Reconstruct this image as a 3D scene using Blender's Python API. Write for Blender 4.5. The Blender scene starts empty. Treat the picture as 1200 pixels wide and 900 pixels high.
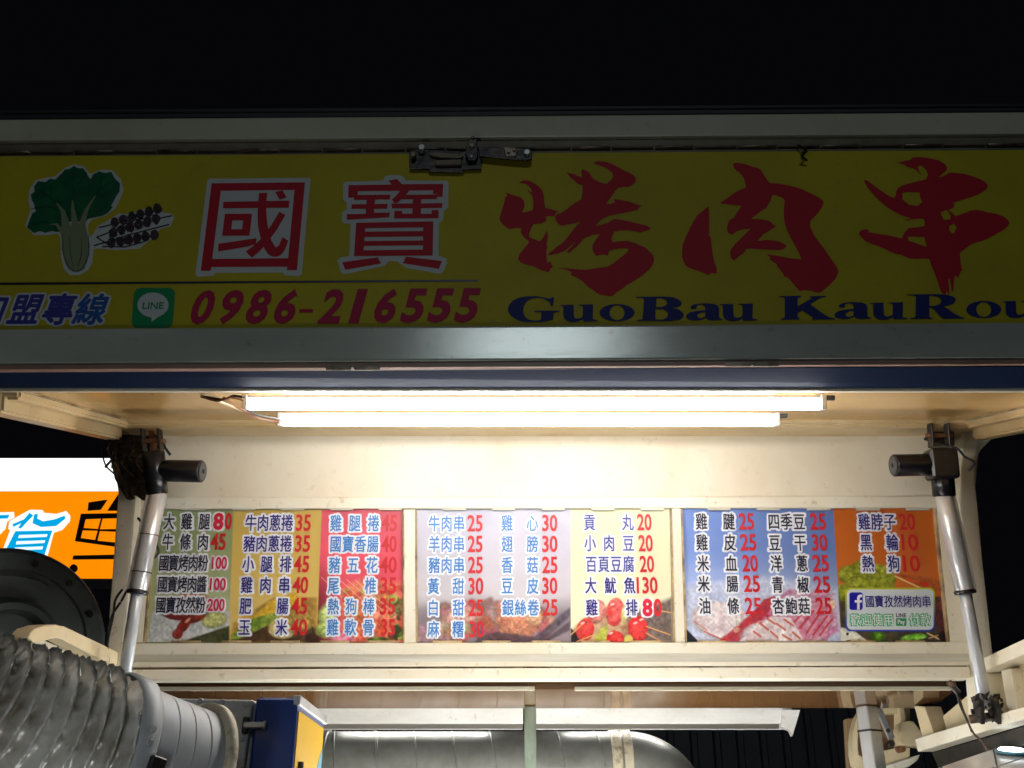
import bpy, bmesh, math, random
import numpy as np
from mathutils import Vector
random.seed(7)
rng = np.random.RandomState(5)
sc = bpy.context.scene
COL = sc.collection

# ------------------------------------------------------------------ camera
PITCH = math.radians(25.0)
CAMZ = 1.5
cam_d = bpy.data.cameras.new('camera')
cam_d.lens = 36.0
cam_d.sensor_width = 36.0
cam_d.clip_start = 0.05
cam_d.clip_end = 500
cam = bpy.data.objects.new('camera', cam_d)
cam.location = (0, 0, CAMZ)
cam.rotation_euler = (math.pi / 2 + PITCH, 0, 0)
COL.objects.link(cam)
sc.camera = cam

# ------------------------------------------------------------------ night sky
w = bpy.data.worlds.new('World')
sc.world = w
w.use_nodes = True
wb = w.node_tree.nodes['Background']
wb.inputs[0].default_value = (0.70, 0.72, 1.0, 1)
wb.inputs[1].default_value = 0.0022
sc.view_settings.view_transform = 'Standard'
sc.view_settings.look = 'None'
sc.view_settings.exposure = 0
sc.view_settings.gamma = 1
sc.cycles.use_denoising = True
sc.cycles.max_bounces = 7
sc.cycles.sample_clamp_indirect = 6.0

# street lamp light (unseen lamp added behind the camera, built below)
STREET = 64.0
TUBE = 48.0
COUNTER_FILL = 58.0  # added fill tube over the counter, out of view
INNER_FILL = 115.0  # added fill tube under the truck body, out of view

# ------------------------------------------------------------------ camera-space helpers
CX = Vector((1, 0, 0))
CF = Vector((0, math.cos(PITCH), math.sin(PITCH)))
CU = Vector((0, -math.sin(PITCH), math.cos(PITCH)))
CO = Vector((0, 0, CAMZ))

def cs(x, y, z):
    return CO + CX * x + CU * y + CF * z

def P(px, py, z):
    return cs((px - 600) / 1200 * z, (450 - py) / 1200 * z, z)

class Plane:
    def __init__(s, o, u, v):
        s.o = o; s.u = u.normalized(); v = v - s.u * v.dot(s.u); s.v = v.normalized()
        s.n = s.u.cross(s.v)
        s.flip = False
        if s.n.dot(CO - o) < 0:
            s.n = -s.n; s.flip = True
    def at(s, px, py):
        d = CX * ((px - 600) / 1200) + CU * ((450 - py) / 1200) + CF
        t = (s.o - CO).dot(s.n) / d.dot(s.n)
        q = CO + d * t - s.o
        return q.dot(s.u), q.dot(s.v)
    def W(s, u, v, h=0):
        return s.o + s.u * u + s.v * v + s.n * h
    def pw(s, px, py, h=0):
        u, v = s.at(px, py)
        return s.W(u, v, h)

def tilted(px, py, z, ty, tx=0.0):
    U = CX + CF * tx
    V = CU + CF * ty
    return Plane(P(px, py, z), U, V)

VERT = math.tan(PITCH)
WX, WY, WZ = Vector((1, 0, 0)), Vector((0, 1, 0)), Vector((0, 0, 1))
M = tilted(640, 512, 2.85, .25)            # menu wall
S = tilted(600, 428, 1.92, .387)           # sign face
CDIR = (CF - CU * .14).normalized()
CEIL = Plane(P(600, 492, 2.72), CX, CDIR)  # ceiling of the canopy
BODY = tilted(640, 783, 2.69, VERT)        # front of the truck's rail (vertical)

# ------------------------------------------------------------------ materials
MATS = {}
def srgb(r, g, b):
    f = lambda c: (c / 255 / 12.92) if c / 255 <= .04045 else ((c / 255 + .055) / 1.055) ** 2.4
    return (f(r), f(g), f(b))

def mat(name, col, rough=.5, metal=0.0, var=0.0, vscale=8.0, col2=None, bump=0.0, bscale=60.0, stretch=(1, 1, 1),
        coat=0.0, spec=.5, thr=(.35, .7), emit=None, estr=0.0, rvar=0.0, specks=0.0):
    if name in MATS: return MATS[name]
    m = bpy.data.materials.new(name); m.use_nodes = True
    nt = m.node_tree; b = nt.nodes['Principled BSDF']
    b.inputs['Base Color'].default_value = (*col, 1)
    b.inputs['Roughness'].default_value = rough
    b.inputs['Metallic'].default_value = metal
    b.inputs['Specular IOR Level'].default_value = spec
    b.inputs['Coat Weight'].default_value = coat
    b.inputs['Coat Roughness'].default_value = .12
    N = nt.nodes.new; L = nt.links.new
    tc = N('ShaderNodeTexCoord'); mp = N('ShaderNodeMapping'); mp.inputs['Scale'].default_value = stretch
    L(tc.outputs['Object'], mp.inputs[0])
    if var > 0 or col2:
        nz = N('ShaderNodeTexNoise'); nz.inputs['Scale'].default_value = vscale; nz.inputs['Detail'].default_value = 7
        nz.inputs['Roughness'].default_value = .62
        L(mp.outputs[0], nz.inputs[0])
        rp = N('ShaderNodeMapRange'); rp.inputs[1].default_value = thr[0]; rp.inputs[2].default_value = thr[1]
        L(nz.outputs[0], rp.inputs[0])
        mx = N('ShaderNodeMix'); mx.data_type = 'RGBA'
        c2 = col2 if col2 else tuple(c * (1 - var) for c in col)
        mx.inputs[6].default_value = (*col, 1); mx.inputs[7].default_value = (*c2, 1)
        L(rp.outputs[0], mx.inputs[0]); L(mx.outputs[2], b.inputs['Base Color'])
        if specks:
            n3 = N('ShaderNodeTexNoise'); n3.inputs['Scale'].default_value = 38; n3.inputs['Detail'].default_value = 5
            n3.inputs['Roughness'].default_value = .7; L(tc.outputs['Object'], n3.inputs[0])
            r3 = N('ShaderNodeMapRange'); r3.inputs[1].default_value = .60; r3.inputs[2].default_value = .72; r3.inputs[4].default_value = specks
            L(n3.outputs[0], r3.inputs[0])
            m3 = N('ShaderNodeMix'); m3.data_type = 'RGBA'; m3.inputs[7].default_value = (.34, .22, .10, 1)
            L(r3.outputs[0], m3.inputs[0]); L(mx.outputs[2], m3.inputs[6]); L(m3.outputs[2], b.inputs['Base Color'])
        if rvar:
            r2 = N('ShaderNodeMapRange'); r2.inputs[1].default_value = .3; r2.inputs[2].default_value = .7
            r2.inputs[3].default_value = max(0.02, rough - rvar); r2.inputs[4].default_value = min(1, rough + rvar)
            L(nz.outputs[0], r2.inputs[0]); L(r2.outputs[0], b.inputs['Roughness'])
    if bump:
        n2 = N('ShaderNodeTexNoise'); n2.inputs['Scale'].default_value = bscale; n2.inputs['Detail'].default_value = 4
        L(mp.outputs[0], n2.inputs[0])
        bp = N('ShaderNodeBump'); bp.inputs['Strength'].default_value = bump; bp.inputs['Distance'].default_value = .01
        L(n2.outputs[0], bp.inputs['Height']); L(bp.outputs[0], b.inputs['Normal'])
    if emit:
        b.inputs['Emission Color'].default_value = (*emit, 1); b.inputs['Emission Strength'].default_value = estr
    MATS[name] = m
    return m

def vmat(name, rough=.45, coat=0.0):
    m = bpy.data.materials.new(name); m.use_nodes = True
    nt = m.node_tree; b = nt.nodes['Principled BSDF']
    a = nt.nodes.new('ShaderNodeVertexColor'); a.layer_name = 'print'
    nt.links.new(a.outputs[0], b.inputs['Base Color'])
    b.inputs['Roughness'].default_value = rough; b.inputs['Coat Weight'].default_value = coat
    return m

aged_cream = mat('aged_cream_paint', (.78, .62, .36), .3, vscale=5, col2=(.62, .42, .18), bump=.02, bscale=12, stretch=(1, 1, 1), thr=(.4, .72), specks=.5)
cream = mat('cream_paint', (.82, .79, .66), .32, var=.3, vscale=3.0, col2=(.75, .66, .47), bump=.02, bscale=9, stretch=(1, 1, 1), coat=.15, thr=(.42, .75), specks=.5)
cream_wall = mat('cream_wall_paint', (.79, .73, .58), .4, vscale=3.2, col2=(.70, .59, .41), bump=.015, bscale=8, stretch=(1.5, 1, .8), thr=(.38, .78), specks=.22)
cream_gloss = mat('cream_ceiling_paint', (.80, .49, .18), .17, vscale=2.2, col2=(.64, .37, .12), bump=.015, bscale=5, coat=.2, thr=(.38, .7), specks=.5)
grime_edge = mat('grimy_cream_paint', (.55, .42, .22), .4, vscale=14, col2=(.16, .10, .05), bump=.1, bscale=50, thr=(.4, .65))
alum_frame = mat('brushed_aluminium_frame', (.74, .72, .62), .38, .25, vscale=12, col2=(.52, .48, .36), stretch=(.15, 1, 3))
sign_yellow = mat('yellow_sign_film', (.56, .48, .012), .55, vscale=3.5, col2=(.46, .38, .02), bump=.06, bscale=5, spec=.25, specks=.35)
rail_white = mat('white_painted_rail', (.56, .62, .54), .19, .1, vscale=6, col2=(.42, .43, .38), bump=.03, bscale=30, stretch=(.3, 1, 1), specks=.5)
rail_top = mat('grey_cream_top_rail', (.60, .60, .44), .4, vscale=4, col2=(.50, .49, .33), bump=.03, bscale=20, specks=.5)
dark_metal = mat('dark_metal', (.025, .025, .028), .35, .6, vscale=25, col2=(.07, .06, .045), bump=.1, bscale=70)
black_roof = mat('black_roof_trim', (.02, .02, .024), .5)
hinge_m = mat('worn_hinge_steel', (.30, .26, .20), .4, .7, vscale=40, col2=(.08, .06, .04))
hinge_dk = mat('hinge_gap_steel', (.14, .12, .085), .55, .3, vscale=20, col2=(.22, .19, .13))
ink_red = mat('dark_red_print', (.52, .012, .028), .55, spec=.25)
ink_white = mat('white_print', (.62, .66, .66), .55, spec=.25)
ink_purple = mat('magenta_red_print', (.45, .015, .07), .55, spec=.25)
ink_navy = mat('navy_print', (.012, .022, .16), .55, spec=.25)
ink_blueviolet = mat('violet_blue_print', (.05, .05, .32), .35)
ink_blue = mat('blue_print', (.02, .10, .36), .35)
ink_black = mat('black_print', (.012, .012, .02), .4)
line_green = mat('green_app_icon_print', (.0, .28, .09), .35)
leaf_green = mat('leaf_green_print', (.005, .15, .055), .35, vscale=30, col2=(.003, .08, .035))
leaf_dark = mat('dark_vein_print', (.004, .045, .025), .35)
stem_pale = mat('pale_stem_print', (.22, .28, .14), .5)
meat_dark = mat('charcoal_meat_print', (.02, .014, .018), .35, vscale=60, col2=(.07, .045, .05))
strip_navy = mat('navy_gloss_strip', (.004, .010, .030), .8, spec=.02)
pink_edge = mat('primer_edge_strip', (.36, .22, .17), .4, vscale=10, col2=(.28, .17, .12))
tube_glow = mat('lit_tube', (.9, .9, .9), .4, emit=(.98, .99, 1.0), estr=TUBE)
tube_glow2 = mat('lit_dimmed_tube', (.9, .9, .9), .4, emit=(.98, .99, 1.0), estr=TUBE * .30)  # rear tube dimmed to even out the light on the back wall
tube_body = mat('white_tube_batten', (.8, .8, .8), .3)
wire_m = mat('black_wire', (.02, .02, .02), .5)
wire_or = mat('orange_brown_wire', (.20, .08, .03), .5)
act_black = mat('black_actuator_housing', (.007, .007, .010), .30, coat=.1, bump=.02)
act_cap = mat('grey_motor_cap', (.09, .09, .09), .5)
act_alu = mat('satin_aluminium_tube', (.86, .87, .89), .30, .45, vscale=18, col2=(.62, .64, .66), stretch=(3, 3, .4))
act_rod = mat('grey_rod', (.56, .60, .64), .34, .25)
grease = mat('greasy_black_bracket', (.03, .024, .02), .45, .3, vscale=22, col2=(.17, .10, .06), bump=.5, bscale=60, thr=(.5, .72))
rust = mat('rusty_bolt', (.30, .13, .05), .6, .3, vscale=50, col2=(.1, .05, .03))
plast_cream = mat('cream_moulding', (.74, .64, .42), .35, vscale=4, col2=(.66, .54, .32), specks=.5)
brown_gloss = mat('glossy_brown_ceiling_panel', (.12, .060, .022), .07, vscale=3, col2=(.08, .035, .012), spec=.4)
brown_dark = mat('dark_wood_gap', (.10, .055, .03), .5, vscale=12, col2=(.04, .025, .015), stretch=(.3, 1, 1))
galv = mat('galvanised_steel', (.30, .305, .28), .45, .45, vscale=9, col2=(.19, .195, .165), bump=.05, bscale=30, rvar=.08)
galv_coll = mat('pale_duct_collar', (.42, .44, .45), .5, .15, vscale=12, col2=(.36, .39, .40), bump=.01, bscale=12)
foil = mat('crumpled_foil', (.70, .69, .64), .36, .35, vscale=20, col2=(.30, .26, .19), thr=(.45, .70), bump=.05, bscale=60, rvar=.05)
tape = mat('aged_cream_tape', (.60, .53, .38), .55, vscale=25, col2=(.22, .17, .1), bump=.2, bscale=60, thr=(.5, .7))
steel = mat('stainless_steel', (.60, .62, .62), .3, .5, vscale=8, col2=(.42, .42, .40), stretch=(1, 1, .2))
steel_green = mat('greenish_steel', (.38, .46, .38), .3, .7, vscale=30, col2=(.2, .27, .18), stretch=(1, 1, .3))
box_blue = mat('blue_enamel', (.012, .05, .27), .35, coat=.2, var=.2)
box_grey = mat('grey_enamel_plate', (.66, .67, .66), .42, .2, vscale=6, col2=(.34, .34, .33))
box_yellow = mat('yellow_sticker', (.72, .42, .0), .6, spec=.15)
st_cyan = mat('cyan_sticker', (.12, .42, .62), .35)
st_pink = mat('pink_sticker', (.7, .16, .14), .35)
blower_m = mat('dark_grey_cast_metal', (.12, .14, .137), .45, .2, vscale=10, col2=(.08, .095, .09), bump=.08, bscale=50)
fix_white = mat('white_light_channel', (.84, .84, .80), .35, vscale=8, col2=(.60, .58, .5), stretch=(.3, 1, 1), specks=.5)
night_wall = mat('dark_corrugated_wall', (.03, .034, .045), .5)
asphalt = mat('asphalt', (.05, .05, .05), .85, vscale=40, col2=(.035, .035, .035), bump=.3, bscale=200)
tile_m = mat('white_glossy_tile', (.80, .81, .84), .15, vscale=3, col2=(.5, .5, .55))

# ------------------------------------------------------------------ object helpers
def link(name, me, parent=None, m=None, smooth=False):
    o = bpy.data.objects.new(name, me); COL.objects.link(o)
    if parent is not None: o.parent = parent
    if m is not None and not me.materials: me.materials.append(m)
    if smooth:
        me.polygons.foreach_set('use_smooth', [True] * len(me.polygons))
    return o

def from_bm(name, bm, m, parent=None, smooth=False):
    me = bpy.data.meshes.new(name); bm.normal_update(); bm.to_mesh(me); bm.free()
    return link(name, me, parent, m, smooth)

def thing(name, label, cat, group=None):
    o = bpy.data.objects.new(name, None); COL.objects.link(o); o.empty_display_size = .05
    o['label'] = label; o['category'] = cat
    if group: o['group'] = group
    return o

def tag(o, label, cat, group=None):
    o['label'] = label; o['category'] = cat
    if group: o['group'] = group
    return o

def prism(bm, top, bot):
    a = [bm.verts.new(p) for p in top]; b = [bm.verts.new(p) for p in bot]
    n = len(a)
    bm.faces.new(a); bm.faces.new(b[::-1])
    for i in range(n):
        bm.faces.new((a[i], b[i], b[(i + 1) % n], a[(i + 1) % n]))

def slab(name, pl, pts, h0, h1, m, parent=None, bev=.0015, px=True, seg=1):
    """prism standing on a plane: outline pts (photo pixels or plane units), from h0 to h1 along the plane's normal"""
    uv = [pl.at(*p) for p in pts] if px else pts
    bm = bmesh.new()
    prism(bm, [pl.W(u, v, h1) for u, v in uv], [pl.W(u, v, h0) for u, v in uv])
    bmesh.ops.recalc_face_normals(bm, faces=bm.faces)
    if bev:
        bmesh.ops.bevel(bm, geom=list(bm.edges), offset=bev, segments=seg, affect='EDGES', profile=.7)
    return from_bm(name, bm, m, parent)

def rect(x0, y0, x1, y1):
    return [(x0, y0), (x1, y0), (x1, y1), (x0, y1)]

def ring_frame(a):
    a = a.normalized(); r = Vector((0, 0, 1)) if abs(a.z) < .9 else Vector((1, 0, 0))
    x = a.cross(r).normalized(); return x, a.cross(x).normalized()

def lathe(bm, p0, axis, prof, seg=32, caps=True):
    """prof: list of (distance along the axis, radius)"""
    axis = axis.normalized(); x, y = ring_frame(axis); rings = []
    for d, r in prof:
        c = p0 + axis * d
        rings.append([bm.verts.new(c + (x * math.cos(2 * math.pi * k / seg) + y * math.sin(2 * math.pi * k / seg)) * r) for k in range(seg)])
    for a, b in zip(rings, rings[1:]):
        for k in range(seg):
            bm.faces.new((a[k], a[(k + 1) % seg], b[(k + 1) % seg], b[k]))
    if caps:
        bm.faces.new(rings[0][::-1]); bm.faces.new(rings[-1])
    return rings

def cyl(name, p0, p1, r, m, parent=None, r1=None, seg=28, bev=.12, smooth=True):
    bm = bmesh.new(); L = (p1 - p0).length; r1 = r if r1 is None else r1; e = min(r, r1) * bev
    lathe(bm, p0, p1 - p0, [(0, r - e), (e, r), (L - e, r1), (L, r1 - e)], seg)
    bmesh.ops.recalc_face_normals(bm, faces=bm.faces)
    o = from_bm(name, bm, m, parent)
    if smooth:
        for p in o.data.polygons: p.use_smooth = len(p.vertices) == 4
    return o

def sweep(bm, pts, r, seg=8):
    prev = None
    for i, p in enumerate(pts):
        d = (pts[min(i + 1, len(pts) - 1)] - pts[max(i - 1, 0)]).normalized(); x, y = ring_frame(d)
        rr = r[i] if isinstance(r, (list, tuple)) else r
        ring = [bm.verts.new(p + (x * math.cos(2 * math.pi * k / seg) + y * math.sin(2 * math.pi * k / seg)) * rr) for k in range(seg)]
        if prev:
            for k in range(seg): bm.faces.new((prev[k], prev[(k + 1) % seg], ring[(k + 1) % seg], ring[k]))
        else: bm.faces.new(ring[::-1])
        prev = ring
    bm.faces.new(prev)

def spline(pts, n=8):
    out = []
    P_ = [pts[0]] + list(pts) + [pts[-1]]
    for i in range(1, len(P_) - 2):
        a, b, c, d = P_[i - 1:i + 3]
        for k in range(n):
            t = k / n
            out.append(.5 * ((2 * b) + (c - a) * t + (2 * a - 5 * b + 4 * c - d) * t * t + (3 * b - a - 3 * c + d) * t ** 3))
    out.append(pts[-1]); return out

def wire(name, pts, r, m, parent=None, n=8, seg=8):
    bm = bmesh.new(); sweep(bm, spline(pts, n), r, seg)
    return from_bm(name, bm, m, parent, True)

def box_at(name, c, ux, uy, uz, sx, sy, sz, m, parent=None, bev=.002, seg=1):
    bm = bmesh.new()
    q = lambda a, b, d: c + ux * (a * sx / 2) + uy * (b * sy / 2) + uz * (d * sz / 2)
    prism(bm, [q(-1, -1, 1), q(1, -1, 1), q(1, 1, 1), q(-1, 1, 1)], [q(-1, -1, -1), q(1, -1, -1), q(1, 1, -1), q(-1, 1, -1)])
    bmesh.ops.recalc_face_normals(bm, faces=bm.faces)
    if bev: bmesh.ops.bevel(bm, geom=list(bm.edges), offset=bev, segments=seg, affect='EDGES')
    return from_bm(name, bm, m, parent)

def bar(name, p0, p1, side, wd, th, m, parent=None, bev=.002):
    a = (p1 - p0); L = a.length; a = a.normalized(); s = (side - a * side.dot(a)).normalized(); t = a.cross(s)
    return box_at(name, (p0 + p1) / 2, s, t, a, wd, th, L, m, parent, bev)

# ------------------------------------------------------------------ flat print: 2-D shapes and glyphs
def fill_loops(loops):
    c = bpy.data.curves.new('f', 'CURVE'); c.dimensions = '2D'; c.fill_mode = 'BOTH'
    for lp in loops:
        s = c.splines.new('POLY'); s.points.add(len(lp) - 1)
        for p, q in zip(s.points, lp): p.co = (q[0], q[1], 0, 1)
        s.use_cyclic_u = True
    o = bpy.data.objects.new('f', c); COL.objects.link(o)
    bpy.context.view_layer.update()
    e = o.evaluated_get(bpy.context.evaluated_depsgraph_get()); me = e.to_mesh()
    V = [(v.co.x, v.co.y) for v in me.vertices]; F = [tuple(p.vertices) for p in me.polygons]
    e.to_mesh_clear(); bpy.data.objects.remove(o); bpy.data.curves.remove(c)
    return V, F

GL = {}
def load_glyphs(keys):
    obs = []
    for s, off in keys:
        if (s, off) in GL: continue
        c = bpy.data.curves.new('g', 'FONT'); c.body = s; c.size = 1; c.offset = off; c.resolution_u = 3
        o = bpy.data.objects.new('g', c); COL.objects.link(o); obs.append((s, off, o, c))
    bpy.context.view_layer.update(); dg = bpy.context.evaluated_depsgraph_get()
    for s, off, o, c in obs:
        e = o.evaluated_get(dg); me = e.to_mesh()
        V = np.array([(v.co.x, v.co.y) for v in me.vertices]); F = [tuple(p.vertices) for p in me.polygons]
        lo, hi = V.min(0), V.max(0); GL[(s, off)] = ((V - lo) / (hi - lo), F, lo, hi)
        e.to_mesh_clear()
    for s, off, o, c in obs:
        bpy.data.objects.remove(o); bpy.data.curves.remove(c)

class Sheet:
    """collects flat print on a plane, turned into one mesh"""
    def __init__(s, pl, h): s.pl = pl; s.h = h; s.V = []; s.F = []; s.k = 0
    def add(s, V, F):
        b = len(s.V); h = s.h + s.k * 2.5e-5; s.k += 1
        s.V += [s.pl.W(u, v, h) for u, v in V]
        up = s.pl.flip
        s.F += [tuple(b + i for i in (f[::-1] if up else f)) for f in F]
    def loops_px(s, loops):
        V, F = fill_loops([[s.pl.at(*p) for p in lp] for lp in loops]); s.add(V, F)
    def glyph(s, key, x0, y0, x1, y1, shear=0.0, dx=0.0, dy=0.0):
        V, F, lo, hi = GL[key]
        ym = (y0 + y1) / 2; xm = (x0 + x1) / 2
        ul, ur = s.pl.at(x0, ym)[0], s.pl.at(x1, ym)[0]; vt, vb = s.pl.at(xm, y0)[1], s.pl.at(xm, y1)[1]
        hh = vt - vb
        s.add([(ul + a * (ur - ul) + dx + shear * (b - .5) * hh, vb + b * hh + dy) for a, b in V], F)
    def bold(s, key, x0, y0, x1, y1, r, shear=0.0, n=4):
        for k in range(n):
            a = 2 * math.pi * (k + .5) / n
            s.glyph(key, x0, y0, x1, y1, shear, r * math.cos(a), r * math.sin(a))
    def build(s, name, m, parent):
        me = bpy.data.meshes.new(name); me.from_pydata([tuple(v) for v in s.V], [], s.F); return link(name, me, parent, m)

def inkbox(ch, cx, cy, wd, ht):
    """centre + full em size -> the box the ink of this character fills"""
    V, F, lo, hi = GL[(ch, 0.0)]
    x0 = cx + (lo[0] - .5) * wd; x1 = cx + (hi[0] - .5) * wd
    y0 = cy - (hi[1] - .38) * ht; y1 = cy - (lo[1] - .38) * ht
    return x0, y0, x1, y1

# ------------------------------------------------------------------ menu text, read off the boards
# (characters with their centres, row centre y, char width, colour key, price, price x0, x1)
def sp(s, x0, x1): # evenly spread from ink edge to ink edge
    n = len(s); wch = (x1 - x0) / n
    return [(c, x0 + wch * (i + .5)) for i, c in enumerate(s)]
D = {1: [], 2: [], 3: []}
def row(mn, chars, y, wd, ink, price, x0, x1, ph=19.5, pink='price'):
    D[mn].append((chars, y, wd, ink, price, x0, x1, ph, pink))
H = lambda s, *xs: list(zip(s, xs))
row(1, H('大雞腿', 197.4, 218.2, 239), 610.8, 13.5, 'k', None, 0, 0)
row(1, H('牛條肉', 195.9, 216.7, 237.4), 634.6, 13.5, 'k', '45', 246.5, 264)
row(1, sp('國寶烤肉粉', 185.6, 243), 659.5, 12.2, 'k', '100', 247.8, 265.4, 14.5, 'pk')
row(1, sp('國寶烤肉醬', 184, 241.6), 684.5, 12.2, 'k', '100', 245.6, 263.9, 14.5, 'pk')
row(1, sp('國寶孜然粉', 182, 240), 708.8, 12.2, 'k', '200', 243, 262.6, 14.5, 'pk')
row(1, sp('牛肉蔥捲', 286.5, 343.2), 612.3, 14.3, 'n', '35', 346.4, 363.8)
row(1, sp('豬肉蔥捲', 284.6, 341.9), 636.8, 14.3, 'n', '35', 345.5, 363)
row(1, H('小腿排', 290.3, 312, 334.2), 660.8, 14.3, 'n', '45', 344, 361.9)
row(1, H('雞肉串', 288.6, 310.7, 332.7), 685.4, 14.3, 'n', '40', 342.7, 360.6)
row(1, H('肥腸', 287.1, 330.8), 710, 14.3, 'n', '45', 341.3, 359.7)
row(1, H('玉米', 285.8, 329.4), 735, 14.3, 'n', '40', 340.2, 359.3)
row(1, H('雞腿捲', 393.3, 415.4, 437.5), 612.7, 14, 'b', '45', 446.6, 464.9)
row(1, sp('國寶香腸', 385.6, 444), 637.2, 14, 'b', '40', 446.9, 464.5)
row(1, H('豬五花', 391.8, 413.5, 435.6), 661.8, 14, 'b', '40', 445, 464.5)
row(1, H('尾椎', 390.5, 433.9), 686, 14, 'b', '35', 445.6, 464)
row(1, H('熱狗棒', 390.3, 411.2, 432), 710.5, 14, 'b', '35', 445, 462.6)
row(1, H('雞軟骨', 389.5, 410.3, 431.4), 735, 14, 'b', '35', 446.2, 462.6)
row(2, sp('牛肉串', 501.5, 545), 613, 14, 'b', '25', 547.7, 565.3)
row(2, sp('羊肉串', 501.5, 545), 637.2, 14, 'b', '25', 548, 565.3)
row(2, sp('豬肉串', 501.5, 545), 662, 14, 'b', '25', 548.5, 565.6)
row(2, H('黃甜', 508, 537), 686.7, 14, 'b', '30', 548.8, 566.2)
row(2, H('白甜', 507.6, 537), 712, 14, 'b', '25', 549, 566.2)
row(2, H('麻糬', 507.7, 536.6), 737.3, 14, 'b', '30', 550, 567.2)
row(2, H('雞心', 594.2, 623.8), 612.7, 14, 'b', '30', 635.6, 653.2)
row(2, H('翅膀', 594.2, 624), 637.2, 14, 'b', '30', 635.6, 653.2)
row(2, H('香菇', 594.2, 624), 661.8, 14, 'b', '25', 635.6, 653.2)
row(2, H('豆皮', 594.2, 624.4), 686.3, 14, 'b', '30', 635.6, 653.2)
row(2, sp('銀絲卷', 587.8, 632.3), 711.8, 14, 'b', '25', 636, 653.4)
row(2, H('貢丸', 691, 735.8), 611.7, 14, 'm', '20', 747, 763.7)
row(2, H('小肉豆', 691.6, 714, 736.7), 636.3, 14, 'm', '20', 748.6, 765)
row(2, sp('百頁豆腐', 685.8, 744.2), 660.8, 14, 'm', '20', 750, 766.6)
row(2, H('大魷魚', 692.5, 715.6, 738.2), 685.8, 14, 'n', '130', 746.4, 770.7)
row(2, H('雞排', 693.8, 740.5), 711.8, 14.4, 'n', None, 0, 0)
row(3, H('雞腱', 822.4, 854.5), 610.8, 14.3, 'k', '25', 866.4, 884)
row(3, H('雞皮', 823, 855.8), 635.3, 14.3, 'k', '25', 868, 886.6)
row(3, H('米血', 824.3, 857.3), 660, 14.3, 'k', '20', 870.5, 888.5)
row(3, H('米腸', 825.2, 858.7), 684, 14.3, 'k', '25', 872, 890.8)
row(3, H('油條', 826.5, 859.8), 710, 14.3, 'k', '25', 873.4, 892.3)
row(3, sp('四季豆', 900, 944.5), 611, 14.3, 'k', '25', 949.6, 968.3)
row(3, H('豆干', 908.3, 938.2), 635.7, 14.3, 'k', '30', 951.9, 969.8)
row(3, H('洋蔥', 910.2, 940.5), 660, 14.3, 'k', '25', 952.8, 971.7)
row(3, H('青椒', 911.6, 941.8), 685, 14.3, 'k', '25', 954.2, 973.2)
row(3, sp('杏鮑菇', 905.2, 950.6), 710, 14.3, 'k', '25', 956.6, 974.9)
row(3, sp('雞脖子', 1006, 1051), 611.2, 14.6, 'n', '20', 1054.5, 1072.8)
row(3, H('黑輪', 1015.7, 1046.3), 635.3, 14.6, 'n', '10', 1057.3, 1076.2)
row(3, H('熱狗', 1018, 1048.2), 660.3, 14.6, 'n', '10', 1059, 1078.8)
BADGE = [(sp('國寶孜然烤肉串', 1014.4, 1092), 704.7, 11.2, 15), (sp('歡迎使用', 997, 1048.4), 726.2, 12.6, 14.5), (sp('付款', 1066, 1091.9), 726.2, 12.6, 14.5)]
keys = set()
for mn in D:
    for chars, y, wd, ink, price, x0, x1, ph, pk in D[mn]:
        for c, _ in chars: keys.add((c, 0.0))
        if price: keys.add((price, .014))
for chars, *_ in BADGE:
    for c, _ in chars: keys.add((c, 0.0))
for c in '加盟專線': keys.add((c, 0.0))
for c in '0123456789-': keys.add((c, .028))
keys.add(('1', .014))
for c in '80': keys.add((c, .04))
for s_ in ('LINE', 'Pay'): keys.add((s_, .02))
load_glyphs(sorted(keys))

INK = {'k': mat('menu_black_ink', (.012, .014, .04), .4), 'n': mat('menu_navy_ink', (.022, .016, .20), .4),
       'm': mat('menu_slate_blue_ink', (.06, .07, .33), .4), 'b': mat('menu_light_blue_ink', (.055, .23, .60), .4),
       'price': mat('menu_red_ink', (.56, .016, .022), .4), 'pk': mat('menu_pinkish_red_ink', (.58, .02, .075), .4),
       'crimson': mat('menu_marker_ink', (.60, .015, .05), .4), 'gr': mat('menu_green_ink', (.10, .50, .26), .4)}

# ------------------------------------------------------------------ painted print of the menu boards
def lin(a):
    a = np.asarray(a, float) / 255
    return np.where(a <= .04045, a / 12.92, ((a + .055) / 1.055) ** 2.4)

def vnoise(X, Y, scale, seed):
    r = np.random.RandomState(seed); g = r.rand(64, 64)
    x = X / scale; y = Y / scale; xi = np.floor(x).astype(int); yi = np.floor(y).astype(int)
    fx = x - xi; fy = y - yi; fx = fx * fx * (3 - 2 * fx); fy = fy * fy * (3 - 2 * fy)
    G = lambda i, j: g[i % 64, j % 64]
    return (G(yi, xi) * (1 - fx) + G(yi, xi + 1) * fx) * (1 - fy) + (G(yi + 1, xi) * (1 - fx) + G(yi + 1, xi + 1) * fx) * fy
def fbm(X, Y, s, seed): return sum(vnoise(X, Y, s / 2 ** k, seed + k) / 2 ** k for k in range(4)) / 1.875
def sst(x, a, b): t = np.clip((x - a) / (b - a), 0, 1); return t * t * (3 - 2 * t)

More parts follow.
